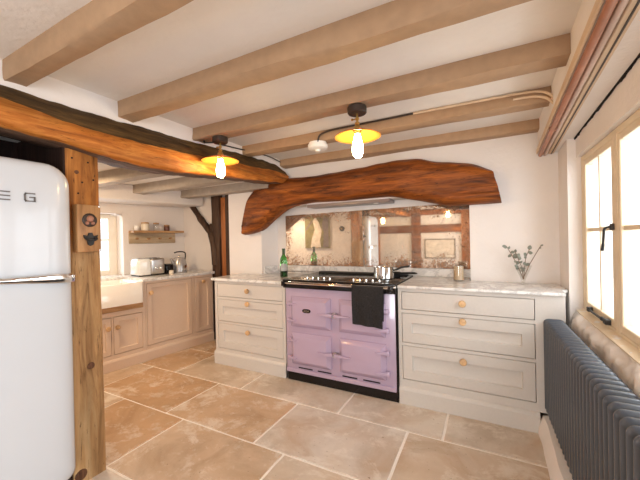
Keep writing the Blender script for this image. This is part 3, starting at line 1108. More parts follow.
# towel rail
bm = B()
tube(bm, [(X0 + 0.03, 2.352, 0.874), (X1 - 0.03, 2.352, 0.874)], 0.0075, 12)
o = obj('towel_rail', bm, M_CHROME, rc)
for x in (X0 + 0.02, X1 - 0.02):
    bm = B()
    box(bm, x - 0.016, x + 0.016, 2.336, YF - 0.005, 0.848, 0.890, 0.005, 2)
    obj('rail_bracket', bm, M_BLACK, o)

# towel
bm = B()
XL, XR = -0.955, -0.703
rings = []
prof = []
for k in range(13):
    prof.append((2.3645 + 0.002 * k / 12, 0.62 + (0.874 - 0.62) * k / 12))
for k in range(1, 7):
    a = PI * k / 6
    prof.append((2.352 + 0.0125 * math.cos(a), 0.874 + 0.0125 * math.sin(a)))
for k in range(1, 19):
    prof.append((2.3395 - 0.006 * math.sin(k / 18 * PI), 0.874 - (0.874 - 0.578) * k / 18))
ncol = 22
for (y, z) in prof:
    ring = []
    for j in range(ncol + 1):
        x = XL + (XR - XL) * j / ncol
        fall = max(0.0, (0.874 - z) / 0.29)
        w = 0.006 * fall * math.sin(x * 55 + z * 6) + 0.003 * noise.noise(Vector((x * 20, z * 8, y * 3)))
        if y > 2.355:
            w = abs(w) * 0.3
        dz = -0.010 * fall * noise.noise(Vector((x * 4, 3, 1))) + (0.018 * fall * ((XL - x) / (XR - XL) * -1 - 0.5) * -1 if y < 2.355 else 0)
        xx = x + (0.012 * fall * (0.5 - j / ncol))
        ring.append((xx, y - w, z + dz))
    rings.append(ring)
loft(bm, rings, caps=False, closed=False)
r = bmesh.ops.solidify(bm, geom=bm.faces[:], thickness=0.005)
o = obj('tea_towel', bm, M_TOWEL, sharp=70, origin=(-0.83, 2.352, 0.58))
tag(o, 'charcoal grey tea towel folded over the rail of the lilac cooker', 'towel')

# ---------------------------------------------------------------- drawer cabinets


def drawer_front(parent, x0, x1, z0, z1, yf, panel, knob_x, knob_z, mat, rail=0.068):
    bm = B()
    box(bm, x0 + 0.0035, x1 - 0.0035, yf, yf + 0.30, z0 + 0.0035, z1 - 0.0035, 0.0015)
    if panel:
        # recessed panel with a sloped inner bead
        bm.free()
        bm = B()
        a, b_, c, d = x0 + 0.0035, x1 - 0.0035, z0 + 0.0035, z1 - 0.0035
        rings = []
        for ins, y in ((0.0, yf + 0.30), (0.0, yf + 0.0015), (0.0015, yf), (rail, yf), (rail + 0.005, yf + 0.013), (rail + 0.009, yf + 0.014)):
            rings.append([(a + ins, y, c + ins), (b_ - ins, y, c + ins), (b_ - ins, y, d - ins), (a + ins, y, d - ins)])
        loft(bm, rings)
    dr = obj('drawer', bm, mat, parent, sharp=20)
    kb_ = knob(knob_x, yf, knob_z)
    obj('knob', kb_, M_KNOB, dr)
    return dr


def knob(x, y, z, r=0.0245):
    bm = B()
    lathe(bm, [(r * 0.55, 0.001), (r * 0.5, -0.010), (r * 0.98, -0.016), (r, -0.026), (r * 0.85, -0.032), (r * 0.3, -0.034), (0.0, -0.034)], (x, y, z), 18, 'Y')
    return bm


def drawer_cabinet(name, label, x0, x1, dx0, dx1, zoff, base_x1, yf=2.43, left_side=True):
    c = thing(name, label, 'cabinet', ((x0 + x1) / 2, yf + 0.2, 0))
    bm = B()
    z = lambda v: v + zoff
    # face frame around three drawers, with a carcass behind
    box(bm, x0, dx0, yf, yf + 0.40, 0.0, z(0.873))
    box(bm, dx1, x1, yf, yf + 0.40, 0.0 if base_x1 is None else 0.13, z(0.873))
    box(bm, dx0, dx1, yf + 0.0005, yf + 0.02, z(0.845), z(0.873))
    for a, b_ in ((0.685, 0.710), (0.440, 0.462), (0.0, 0.185)):
        box(bm, dx0, dx1, yf + 0.0005, yf + 0.05, z(a) if a else 0.0, z(b_))
    box(bm, dx0, dx1, yf + 0.33, yf + 0.40, 0.0, z(0.873))
    obj('carcass', bm, M_CAB, c)
    bm = B()
    bx1 = base_x1 if base_x1 is not None else x1
    box(bm, x0 - (0.012 if left_side else 0), bx1, yf - 0.015, yf + 0.02, 0, 0.108, 0.002)
    prism(bm, [(yf - 0.015, 0.108), (yf - 0.011, 0.118), (yf - 0.004, 0.126), (yf + 0.002, 0.131), (yf + 0.02, 0.131), (yf + 0.02, 0.108)], x0 - (0.012 if left_side else 0), bx1, 'YZ')
    obj('plinth', bm, M_CAB, c)
    mid = (dx0 + dx1) / 2
    drawer_front(c, dx0, dx1, z(0.710), z(0.845), yf + 0.001, False, mid, z(0.785), M_CAB)
    drawer_front(c, dx0, dx1, z(0.462), z(0.685), yf + 0.001, True, mid, z(0.660), M_CAB)
    drawer_front(c, dx0, dx1, z(0.185), z(0.440), yf + 0.001, True, mid, z(0.383), M_CAB)
    return c


drawer_cabinet('drawer_cabinet', 'stone painted three drawer cabinet right of the cooker, next to the radiator', -0.614, 0.412, -0.588, 0.255, 0.0, 0.272, left_side=False)
drawer_cabinet('drawer_cabinet', 'stone painted three drawer cabinet left of the cooker, at the kitchen opening', -2.505, -1.640, -2.470, -1.668, -0.022, None)


def worktop(label, poly, z0, z1, loc):
    bm = B()
    prism(bm, poly, z0, z1, 'XY')
    es = [e for e in bm.edges if abs(e.verts[0].co.z - e.verts[1].co.z) < 1e-6]
    bmesh.ops.bevel(bm, geom=es, offset=0.003, segments=1, affect='EDGES', profile=0.5)
    o = obj('worktop', bm, M_MARB, origin=loc)
    return tag(o, label, 'worktop')


worktop('white veined marble worktop right of the cooker, holding the glass vase', [(-0.612, 2.405), (0.412, 2.405), (0.412, 2.555), (0.450, 2.575), (0.450, 2.842), (-0.145, 2.842), (-0.12, 3.04), (-0.612, 3.04)], 0.8735, 0.893, (0, 2.6, 0.869))
worktop('white marble worktop left of the cooker, holding the green bottle', [(-2.530, 2.402), (-1.642, 2.402), (-1.642, 3.04), (-2.135, 3.04), (-2.215, 2.842), (-2.530, 2.842)], 0.8515, 0.877, (-2.1, 2.6, 0.847))

# marble upstands
bm = B()
box(bm, -2.125, -0.105, 3.026, 3.046, 0.8945, 0.965, 0.002)
box(bm, -2.125, -1.66, 3.026, 3.046, 0.879, 0.905)
o = obj('marble_upstand', bm, M_MARB, origin=(-1.1, 3.036, 0.88))
tag(o, 'low marble upstand under the foxed mirror behind the hob', 'upstand')
bm = B()
prism(bm, [(-2.208, 2.865), (-2.137, 3.020), (-2.122, 3.020), (-2.192, 2.865)], 0.879, 0.960, 'XY')
o = obj('marble_upstand', bm, M_MARB, origin=(-2.16, 2.94, 0.88))
tag(o, 'short marble upstand on the left cheek of the cooker recess', 'upstand')

# mirror
bm = B()
MX0, MX1, MZ0, MZ1 = -2.02, -0.105, 0.968, 1.538
nx = 40
ring_t = [(MX0 + (MX1 - MX0) * k / nx, MZ1 - 0.018 + 0.022 * k / nx + 0.006 * noise.noise(Vector((k * 0.35, 2, 0)))) for k in range(nx + 1)]
poly = [(MX0, MZ0), (MX1, MZ0)] + list(reversed(ring_t))
prism(bm, poly, 3.037, 3.046, 'XZ')
o = obj('antique_mirror', bm, M_MIRROR, sharp=20, origin=((MX0 + MX1) / 2, 3.046, MZ0))
tag(o, 'wide rust-spotted antique mirror splashback in the recess behind the cooker', 'mirror')

# extractor in the soffit of the recess
hd = thing('extractor_hood', 'slim grey extractor fitted under the soffit of the cooker recess', 'extractor', (-1.2, 2.95, 1.58))
bm = B()
box(bm, -1.64, -0.78, 2.86, 3.035, 1.575, 1.606, 0.004)
obj('housing', bm, M_HOOD, hd)
bm = B()
lathe(bm, [(0.0, -0.003), (0.022, -0.003), (0.025, 0.002)], (-0.92, 2.90, 1.5745), 16)
q = obj('spotlight', bm, M_WHITEP, hd)

# ---------------------------------------------------------------- things on the worktops
bt = thing('wine_bottle', 'green glass wine bottle with white label on the marble left of the cooker', 'bottle', (-1.84, 2.716, 0.878))
bm = B()
lathe(bm, [(0.0, 0.0), (0.034, 0.0), (0.0375, 0.006), (0.0375, 0.165), (0.034, 0.185), (0.022, 0.208), (0.0145, 0.225), (0.0135, 0.272), (0.0155, 0.274), (0.0155, 0.284), (0.0, 0.284)], (-1.84, 2.716, 0.878), 24)
obj('bottle_glass', bm, M_BOTTLE, bt)
bm = B()
lathe(bm, [(0.0, 0.005), (0.0345, 0.006), (0.0350, 0.112), (0.0, 0.113)], (-1.84, 2.716, 0.878), 24)
obj('wine', bm, M_WINE, bt)
bm = B()
lathe(bm, [(0.0139, 0.222), (0.0150, 0.228), (0.0147, 0.270), (0.0168, 0.274), (0.0168, 0.286), (0.0, 0.2865)], (-1.84, 2.716, 0.878), 20)
obj('foil_cap', bm, M_FOIL, bt)
bm = B()
rings = []
for z in (0.938, 1.012):
    rings.append([(-1.84 + 0.0379 * math.cos(a), 2.716 + 0.0379 * math.sin(a), z) for a in [-1.0 + 0.95 * (k / 10 - 0.5) * 2 for k in range(11)]])
loft(bm, rings, caps=False, closed=False)
bmesh.ops.solidify(bm, geom=bm.faces[:], thickness=-0.0006)
obj('label', bm, M_LABEL, bt)

sp = thing('saucepan', 'shiny steel saucepan with a raised black handle on the back of the hob', 'saucepan', (-0.80, 2.70, 0.902))
bm = B()
c = (-0.80, 2.70, 0.903)
lathe(bm, [(0.0, 0.0), (0.080, 0.0), (0.086, 0.006), (0.087, 0.098), (0.091, 0.102), (0.086, 0.103), (0.083, 0.098), (0.082, 0.010), (0.0, 0.008)], c, 32)
obj('pan_body', bm, M_CHROME, sp)
bm = B()
tube(bm, smooth_path([(-0.715, 2.70, 0.975), (-0.69, 2.705, 0.982), (-0.65, 2.715, 1.000), (-0.585, 2.73, 1.012)], 5), [0.007] * 5 + [0.009] * 6 + [0.008] * 5, 8)
obj('pan_handle', bm, M_IRON, sp)
fp = thing('frying_pan', 'low black frying pan behind the steel saucepan, handle to the right', 'frying pan', (-0.78, 2.835, 0.902))
bm = B()
lathe(bm, [(0.0, 0.0), (0.072, 0.0), (0.090, 0.030), (0.092, 0.031), (0.088, 0.030), (0.070, 0.004), (0.0, 0.003)], (-0.785, 2.895, 0.903), 28)
obj('pan_body', bm, M_IRON, fp)
bm = B()
tube(bm, [(-0.70, 2.885, 0.930), (-0.66, 2.87, 0.935), (-0.57, 2.84, 0.940), (-0.545, 2.832, 0.938)], [0.010, 0.008, 0.010, 0.004], 8)
obj('pan_handle', bm, M_IRON, fp)

cj = thing('candle_jar', 'glass jar candle with cream wax at the left end of the right worktop', 'candle', (-0.215, 2.80, 0.899))
c = (-0.215, 2.80, 0.894)
bm = B()
lathe(bm, [(0.0, 0.0), (0.038, 0.0), (0.041, 0.004), (0.041, 0.125), (0.039, 0.126), (0.0375, 0.124), (0.0375, 0.010), (0.0, 0.008)], c, 24)
obj('jar', bm, M_JAR, cj)
bm = B()
lathe(bm, [(0.0, 0.011), (0.0365, 0.011), (0.0365, 0.116), (0.0, 0.114)], c, 20)
obj('wax', bm, M_WAX, cj)

vs = thing('glass_vase', 'clear conical glass vase of eucalyptus sprigs at the right worktop end', 'vase', (0.222, 2.76, 0.899))
c = (0.222, 2.76, 0.894)
bm = B()
lathe(bm, [(0.0, 0.0), (0.030, 0.0), (0.031, 0.004), (0.010, 0.010), (0.012, 0.022), (0.055, 0.135), (0.053, 0.136), (0.010, 0.028), (0.0, 0.026)], c, 24)
obj('vase_glass', bm, M_JAR, vs)
random.seed(11)
stems = [[(0.222, 2.76, 0.93), (0.19, 2.755, 1.02), (0.15, 2.75, 1.11), (0.115, 2.745, 1.175)],
         [(0.224, 2.762, 0.93), (0.232, 2.76, 1.02), (0.24, 2.75, 1.09), (0.262, 2.745, 1.15)],
         [(0.220, 2.758, 0.93), (0.26, 2.765, 1.03), (0.305, 2.77, 1.12), (0.335, 2.775, 1.175)],
         [(0.223, 2.758, 0.93), (0.212, 2.75, 1.01), (0.19, 2.735, 1.08), (0.17, 2.72, 1.13)]]


def leaf(bm, p, d, size, roll):
    d = d.normalized()
    side = d.cross(Vector((0, -1, 0.3))).normalized()
    nrm = side.cross(d)
    side = (side * math.cos(roll) + nrm * math.sin(roll)).normalized()
    nrm = side.cross(d).normalized()
    top = []
    for t, w in ((0, 0.06), (0.25, 0.34), (0.55, 0.40), (0.82, 0.24), (1.0, 0.02)):
        q = p + d * size * t
        top.append([tuple(q - side * w * size + nrm * 0.12 * size * t), tuple(q + nrm * (0.12 * size * t - 0.05 * size)), tuple(q + side * w * size + nrm * 0.12 * size * t), tuple(q + nrm * (0.12 * size * t - 0.05 * size - 0.0012))])
    loft(bm, top)


for si, st in enumerate(stems):
    path = smooth_path(st, 6)
    bm = B()
    tube(bm, path, 0.0022, 6)
    so = obj('sprig', bm, M_TWIG, vs)
    nl = (11, 7, 3, 7)[si]
    for k in range(nl):
        i = int(5 + (len(path) - 6) * (k + 0.5) / nl) if si != 2 else len(path) - 1 - k
        p = path[min(i, len(path) - 1)]
        ang = random.uniform(0, 2 * PI)
        d = Vector((math.cos(ang), -0.3 + 0.4 * math.sin(ang * 2), 0.25 + math.sin(ang)))
        bm = B()
        leaf(bm, p, d, random.uniform(0.022, 0.036) if si != 2 else 0.015, random.uniform(-0.6, 0.6))
        obj('leaf', bm, M_LEAF, so)

# ---------------------------------------------------------------- ceiling lamps, alarm, cables


def ceiling_lamp(label, x, y, z, tilt=0.0):
    L = thing('ceiling_lamp', label, 'lamp', (x, y, z), 0, 'brass and amber ceiling lamps')
    bm = B()
    lathe(bm, [(0.0, 0.0), (0.050, 0.0), (0.053, -0.004), (0.053, -0.034), (0.048, -0.040), (0.0, -0.041)], (x, y, z), 28)
    q = obj('ceiling_rose', bm, M_BRONZE, L)
    q['label'] = 'dark bronze round ceiling rose'
    bm = B()
    lathe(bm, [(0.0, -0.040), (0.006, -0.041), (0.006, -0.060), (0.011, -0.062), (0.011, -0.072), (0.0065, -0.075), (0.0065, -0.085), (0.013, -0.088), (0.013, -0.096), (0.010, -0.100), (0.016, -0.108), (0.021, -0.118), (0.022, -0.140), (0.016, -0.142), (0.016, -0.152), (0.0, -0.152)], (x, y, z), 18)
    tube(bm, [(x - 0.026, y, z - 0.067), (x, y, z - 0.067)], 0.0035, 8)
    lathe(bm, [(0.0, -0.036), (0.006, -0.034), (0.007, -0.026), (0.004, -0.024), (0.0, -0.024)], (x, y, z - 0.067), 10, 'X')
    q = obj('lamp_stem', bm, M_BRASS, L)
    q['label'] = 'jointed brass stem with a thumbscrew'
    bm = B()
    rp = [(0.018, -0.128), (0.030, -0.130), (0.066, -0.139), (0.106, -0.155), (0.126, -0.166), (0.1275, -0.1685), (0.126, -0.1685), (0.105, -0.158), (0.066, -0.142), (0.030, -0.133), (0.018, -0.131), (0.018, -0.128)]
    lathe(bm, rp, (x, y, z), 40)
    q = obj('lamp_shade', bm, M_AMBER, L)
    q['label'] = 'shallow amber lustre shade'
    bm = B()
    lathe(bm, [(0.0, -0.285), (0.012, -0.283), (0.023, -0.273), (0.0305, -0.252), (0.031, -0.232), (0.026, -0.200), (0.018, -0.168), (0.0135, -0.150), (0.0, -0.148)], (x, y, z), 20)
    q = obj('bulb', bm, M_BULB, L)
    q['label'] = 'glowing elongated filament bulb'
    return L


ceiling_lamp('brass ceiling lamp with lit amber shade in the middle, above the cooker towel', -0.635, 1.692, 1.985)
ceiling_lamp('brass ceiling lamp with lit amber shade beside the long brown beam', -1.665, 1.695, 1.985)
ceiling_lamp('lit amber ceiling lamp reflected at the left of the mirror, behind the camera', -2.27, -1.6, 1.885)
ceiling_lamp('lit amber ceiling lamp reflected at the right of the mirror, behind the camera', -0.785, -1.6, 1.96)

sd = thing('smoke_alarm', 'round white smoke alarm under the fourth painted beam', 'smoke alarm', (-1.155, 2.205, 2.0))
bm = B()
lathe(bm, [(0.0, 0.006), (0.068, 0.006), (0.068, -0.010), (0.077, -0.013), (0.075, -0.038), (0.060, -0.047), (0.0, -0.049)], (-1.155, 2.205, 1.990), 32)
obj('alarm_body', bm, M_WHITEP, sd)
bm = B()
lathe(bm, [(0.0, -0.062), (0.016, -0.061), (0.020, -0.056), (0.022, -0.046)], (-1.155, 2.205, 1.990), 20)
obj('sensor_cap', bm, M_WHITEP, sd)

bm = B()
tube(bm, smooth_path([(-1.125, 2.150, 1.985), (-1.11, 2.152, 2.03), (-1.05, 2.155, 2.052), (-0.9, 2.158, 2.058), (-0.55, 2.158, 2.060), (-0.40, 2.158, 2.062)], 6), 0.0065, 8)
o = obj('electric_cable', bm, M_BRONZE, origin=(-0.8, 2.158, 2.05))
tag(o, 'dark cable curving from the smoke alarm along the top of the beam', 'cable')
for lb, dz, dy in (('cream painted cable clipped along the fourth beam, looping into the pipes', 0.0, 0.0), ('shorter cream cable loop tucked under the long one near the pipes', -0.022, 0.004)):
    bm = B()
    xs = -0.42 if dz == 0 else 0.14
    tube(bm, smooth_path([(xs, 2.155 - dy, 2.060 + dz), (0.0, 2.155 - dy, 2.058 + dz), (0.18, 2.152 - dy, 2.054 + dz), (0.27, 2.145 - dy, 2.040 + dz), (0.315, 2.12 - dy, 2.00 + dz), (0.330, 2.10, 1.95 + dz)] if dz == 0 else [(xs, 2.155 - dy, 2.05 + dz), (0.23, 2.15, 2.045 + dz), (0.29, 2.135, 2.02 + dz), (0.322, 2.11, 1.975 + dz), (0.330, 2.10, 1.93)], 6), 0.007, 8)
    o = obj('electric_cable', bm, M_BATTEN, origin=(0.2, 2.15, 2.05))
    tag(o, lb, 'cable')
bm = B()
tube(bm, smooth_path([(-1.70, 1.695, 1.955), (-1.78, 1.66, 1.957), (-1.84, 1.74, 2.0), (-1.845, 1.95, 2.015), (-1.85, 2.2, 2.035), (-1.845, 2.5, 2.052), (-1.83, 2.68, 2.03)], 6), 0.005, 8)
o = obj('electric_cable', bm, M_IRON, origin=(-1.85, 2.0, 2.0))
tag(o, 'thin black cable draped along the top of the long brown beam', 'cable')

# pipes under the soffit
bm = B()
tube(bm, [(0.349, 0.25, 1.834), (0.349, 2.842, 1.834)], 0.0145, 12)
box(bm, 0.333, 0.371, 2.25, 2.275, 1.823, 1.862, 0.003)
tilt(bm)
o = obj('copper_pipe', bm, M_COPPER, origin=(0.349, 1.0, 1.84))
tag(o, 'red brown painted pipe along the soffit, left of the grey pink one', 'pipe', 'pipes along the soffit')
bm = B()
tube(bm, [(0.377, 0.25, 1.834), (0.377, 2.842, 1.834)], 0.0115, 12)
tilt(bm)
o = obj('copper_pipe', bm, M_PIPE, origin=(0.377, 1.0, 1.84))
tag(o, 'grey pink painted pipe along the soffit, right of the red brown one', 'pipe', 'pipes along the soffit')
bm = B()
box(bm, 0.394, 0.428, 0.25, 2.835, 1.832, 1.862, 0.003)
box(bm, 0.410, 0.416, 0.25, 2.834, 1.829, 1.838, mat=1)
tilt(bm)
o = struct('trim_6', bm, [M_BATTEN, M_BRONZE], 'cream painted batten beside the pipes under the soffit', 'batten')
bm = B()
box(bm, 0.324, 0.3345, 0.25, 2.84, 1.842, 1.878, 0.003)
tilt(bm)
o = struct('trim_7', bm, M_BATTEN, 'tan edging board above the pipes', 'edging')

# ---------------------------------------------------------------- radiator
rd = thing('column_radiator', 'long anthracite column radiator under the casement window', 'radiator', (0.35, 1.6, 0.13))
sec = None
ZB, ZT = 0.135, 0.728
for i in range(37):
    y = 2.425 - i * 0.0465
    if sec is None:
        bm = B()
        r = 0.0205
        pts = [(0.318, y, ZB + 0.03), (0.318, y, ZT - 0.0275)]
        for k in range(6):
            a = PI - PI / 2 * k / 5
            pts.append((0.318 + 0.007 + 0.007 * math.cos(a), y, ZT - 0.0275 + 0.007 * math.sin(a)))
        for k in range(6):
            a = PI / 2 - PI / 2 * k / 5
            pts.append((0.388 - 0.007 + 0.007 * math.cos(a), y, ZT - 0.0275 + 0.007 * math.sin(a)))
        pts += [(0.388, y, ZB + 0.03)]
        tube(bm, pts, r, 12)
        tube(bm, [(0.359, y, ZB + 0.03), (0.359, y, ZT - 0.03)], r * 0.9, 10)
        tube(bm, [(0.310, y, ZB + 0.022), (0.396, y, ZB + 0.022)], r, 12)
        sec = obj('radiator_section', bm, M_RAD, rd, sharp=50)
        y0s = y
    else:
        c = sec.copy()
        COL.objects.link(c)
        c.location = (0, y - y0s, 0)
for x, z in ((0.359, ZB + 0.03), (0.359, ZT - 0.05)):
    bm = B()
    tube(bm, [(x, 2.44, z), (x, 2.425 - 36 * 0.0465 - 0.02, z)], 0.017, 10)
    obj('header_pipe', bm, M_RAD, rd)
for y in (2.30, 1.5, 0.85):
    bm = B()
    box(bm, 0.385, 0.452, y - 0.012, y + 0.012, 0.60, 0.63, 0.003)
    obj('wall_bracket', bm, M_RAD, rd)

rd.rotation_euler = (0, 0, 0.024)
rd.location.x += 0.019

# ---------------------------------------------------------------- fridge
fr = thing('fridge', 'glossy white rounded retro fridge standing left of the pine post', 'fridge', (-2.12, 0.545, 0))
FY0, FY1, FH = 0.240, 0.843, 1.638


def round_rect(y0, y1, z0, z1, rt, rb, n=8):
    pts = []
    for (cy, cz, r, a0) in ((y1 - rt, z1 - rt, rt, 0), (y0 + rt, z1 - rt, rt, PI / 2), (y0 + rb, z0 + rb, rb, PI), (y1 - rb, z0 + rb, rb, 1.5 * PI)):
        for k in range(n + 1):
            a = a0 + PI / 2 * k / n
            pts.append((cy + r * math.cos(a), cz + r * math.sin(a)))
    return pts


bm = B()
rings = []
for x, ins in ((-2.49, 0.02), (-2.47, 0.004), (-1.915, 0.004), (-1.908, 0.010)):
    rings.append([(x, y, z) for y, z in round_rect(FY0 + ins, FY1 - ins, 0.06 + ins, FH - ins, 0.10, 0.03)])
loft(bm, rings)
obj('fridge_body', bm, M_FRIDGE, fr)
bm = B()
rings = []
for x, ins in ((-1.904, 0.004), (-1.895, 0.0), (-1.860, 0.0), (-1.842, 0.006), (-1.830, 0.018), (-1.822, 0.038), (-1.818, 0.065), (-1.816, 0.11)):
    rings.append([(x, y, z) for y, z in round_rect(FY0 + ins, FY1 - ins, 0.10 + ins, FH - ins, 0.10 - ins * 0.5, 0.05)])
loft(bm, rings)
door = obj('fridge_door', bm, M_FRIDGE, fr, sharp=60)
bm = B()
box(bm, -2.47, -1.90, FY0 + 0.02, FY1 - 0.02, 0.0, 0.07, 0.004)
obj('fridge_plinth', bm, M_BLACK, fr)
bm = B()
rings = []
for y, h, dx in ((0.828, 0.020, 0.030), (0.808, 0.024, 0.038), (0.74, 0.023, 0.041), (0.62, 0.016, 0.038), (0.48, 0.008, 0.032), (0.43, 0.004, 0.026)):
    z = 1.090 + (0.835 - y) * 0.06
    xb = -1.816
    rings.append([(xb + dx * 0.35, y, z - h), (xb + dx * 0.9, y, z - h * 0.8), (xb + dx, y, z), (xb + dx * 0.9, y, z + h * 0.8), (xb + dx * 0.35, y, z + h)])
loft(bm, rings)
box(bm, -1.83, -1.79, 0.775, 0.83, 1.082, 1.102, 0.004)
box(bm, -1.83, -1.79, 0.47, 0.50, 1.105, 1.118, 0.003)
q = obj('door_handle', bm, M_CHROME, door, sharp=60)
q['label'] = 'tapering chrome handle bar'
# wide spaced chrome letters on the door


def letter(strokes, yc, zc, w=0.034, h=0.034, t=0.0052):
    bm = B()
    for (a, b_) in strokes:
        y0, z0 = yc + (a[0] - 0.5) * w, zc + (a[1] - 0.5) * h
        y1, z1 = yc + (b_[0] - 0.5) * w, zc + (b_[1] - 0.5) * h
        L = math.hypot(y1 - y0, z1 - z0)
        ny, nz = -(z1 - z0) / L * t / 2, (y1 - y0) / L * t / 2
        ey, ez = (y1 - y0) / L * t / 2, (z1 - z0) / L * t / 2
        prism(bm, [(y0 - ey + ny, z0 - ez + nz), (y1 + ey + ny, z1 + ez + nz), (y1 + ey - ny, z1 + ez - nz), (y0 - ey - ny, z0 - ez - nz)], -1.823, -1.811, 'YZ')
    return bm


G_ = [((1, 1), (0.1, 1)), ((0.1, 1), (0, 0.85)), ((0, 0.85), (0, 0.15)), ((0, 0.15), (0.1, 0)), ((0.1, 0), (1, 0)), ((1, 0), (1, 0.5)), ((1, 0.5), (0.55, 0.5))]
E_ = [((0, 1), (1, 1)), ((0, 0.5), (1, 0.5)), ((0, 0), (1, 0))]
M_ = [((0, 0), (0, 1)), ((0, 1), (0.9, 1)), ((0.5, 1), (0.5, 0)), ((0.9, 1), (1, 0.85)), ((1, 0.85), (1, 0))]
S_ = [((1, 1), (0, 1)), ((0, 1), (0, 0.55)), ((0, 0.5), (1, 0.5)), ((1, 0.45), (1, 0)), ((1, 0), (0, 0))]
for st, yc in ((G_, 0.672), (E_, 0.586), (M_, 0.500), (S_, 0.414)):
    obj('letter', letter(st, yc, 1.466), M_LETTER, door)

fr.location.x += 0.012

# bottle opener board on the post
bo = thing('bottle_opener', 'small oak wall board with cast bottle opener, fixed to the pine post', 'bottle opener', (-1.86, 0.935, 1.21))
bm = B()
box(bm, -1.899, -1.853, 0.880, 0.993, 1.212, 1.458, 0.003, 2)
bd = obj('board', bm, M_PLANK, bo)
bm = B()
lathe(bm, [(0.036, -0.004), (0.036, 0.002), (0.032, 0.005), (0.029, 0.001), (0.0, 0.001)], (-1.8525, 0.938, 1.378), 28, 'X')
md = obj('medallion', bm, M_BRONZE, bo)
md['label'] = 'round recessed dark metal medallion'
bm = B()
lathe(bm, [(0.0, 0.010), (0.012, 0.009), (0.017, 0.003), (0.018, 0.0)], (-1.852, 0.941, 1.385), 16, 'X')
lathe(bm, [(0.0, 0.007), (0.007, 0.006), (0.010, 0.0)], (-1.852, 0.926, 1.362), 12, 'X')
lathe(bm, [(0.0, 0.007), (0.007, 0.006), (0.010, 0.0)], (-1.852, 0.954, 1.362), 12, 'X')
obj('relief', bm, M_COPPER, md)
bm = B()
prism(bm, [(0.905, 1.300), (0.925, 1.293), (0.931, 1.312), (0.945, 1.312), (0.951, 1.293), (0.972, 1.300), (0.968, 1.283), (0.955, 1.270), (0.950, 1.250), (0.938, 1.243), (0.926, 1.250), (0.921, 1.270), (0.909, 1.283)], -1.854, -1.842, 'YZ')
tube(bm, smooth_path([(-1.846, 0.912, 1.290), (-1.825, 0.92, 1.278), (-1.818, 0.938, 1.272), (-1.825, 0.956, 1.278), (-1.846, 0.965, 1.290)], 4), 0.0055, 8)
op = obj('opener', bm, M_IRON, bo)
op['label'] = 'black cast iron bottle opener'
for y, z in ((0.986, 1.452), (0.986, 1.219)):
    bm = B()
    lathe(bm, [(0.0, 0.003), (0.004, 0.002), (0.005, -0.001)], (-1.8525, y, z), 10, 'X')
    obj('screw', bm, M_CHROME, bd)

# ---------------------------------------------------------------- kitchen run on the left


def kthing(name, label, cat, s, off, z, group=None):
    return thing(name, label, cat, tuple(lk(s, off, z)), RZ, group)


def kmesh(fn):
    """mesh built in (s, off, z) coordinates, brought to world space"""
    t = B()
    fn(t)
    t.transform(Matrix.Translation(O0) @ Matrix.Rotation(RZ, 4, 'Z'))
    return t


def kdoor(parent, s0, s1, z0, z1, ks, kz, rail=0.05, panel=0.0):
    def f(t):
        rings = []
        for ins, y in ((0.003, 0.040), (0.003, 0.0165), (0.0045, 0.015), (rail, 0.015), (rail + 0.005, 0.027), (rail + 0.009, 0.028)):
            rings.append([(s0 + ins, y, z0 + ins), (s1 - ins, y, z0 + ins), (s1 - ins, y, z1 - ins), (s0 + ins, y, z1 - ins)])
        loft(t, rings)
    d = obj('cabinet_door', kmesh(f), M_CABL, parent, sharp=20)
    if ks is not None:
        def g(t):
            lathe(t, [(0.013, 0.016), (0.011, 0.006), (0.022, 0.0), (0.0235, -0.010), (0.020, -0.017), (0.0, -0.019)], (ks, 0, kz), 16, 'Y')
        obj('knob', kmesh(g), M_KNOB, d)
    return d


def kplinth(parent, s0, s1):
    def f(t):
        box(t, s0, s1, 0.0, 0.03, 0, 0.088, 0.002)
        prism(t, [(0.0, 0.088), (0.004, 0.098), (0.012, 0.108), (0.018, 0.112), (0.03, 0.112), (0.03, 0.088)], s0, s1, 'YZ')
    obj('plinth', kmesh(f), M_CABL, parent)


c1 = kthing('base_cabinet', 'low putty painted two door cabinet under the white sink', 'cabinet', 0.0, 0.3, 0)


def f(t):
    box(t, -0.75, 0.395, 0.045, 0.60, 0, 0.575)
    for a, b_ in ((-0.75, -0.26), (0.368, 0.395)):
        box(t, a, b_, 0.0165, 0.05, 0.0, 0.575)
    box(t, -0.26, 0.368, 0.017, 0.05, 0.0, 0.150)
    box(t, -0.26, 0.368, 0.017, 0.05, 0.526, 0.575)
    box(t, 0.072, 0.088, 0.0165, 0.05, 0.1, 0.575)
    box(t, 0.365, 0.395, 0.017, 0.60, 0.0, 0.842)
    box(t, -0.75, -0.26, 0.017, 0.60, 0.0, 0.842)


obj('carcass', kmesh(f), M_CABL, c1)
kdoor(c1, -0.258, 0.071, 0.152, 0.524, 0.040, 0.420)
kdoor(c1, 0.089, 0.366, 0.152, 0.524, 0.122, 0.420)
kplinth(c1, -0.75, 0.395)


def f(t):
    box(t, -0.262, 0.366, -0.006, 0.05, 0.5765, 0.630, 0.003)


obj('sink_rail', kmesh(f), M_SHELF, c1)['label'] = 'bare oak rail below the sink'

c2 = kthing('base_cabinet', 'tall panelled putty cabinet right of the sink, below the toaster', 'cabinet', 0.67, 0.3, 0)


def f(t):
    box(t, 0.397, 0.955, 0.045, 0.60, 0, 0.842)
    for a, b_ in ((0.397, 0.412), (0.940, 0.955)):
        box(t, a, b_, 0.0165, 0.05, 0.0, 0.842)
    box(t, 0.41, 0.945, 0.017, 0.05, 0.0, 0.150)
    box(t, 0.41, 0.945, 0.017, 0.05, 0.815, 0.842)


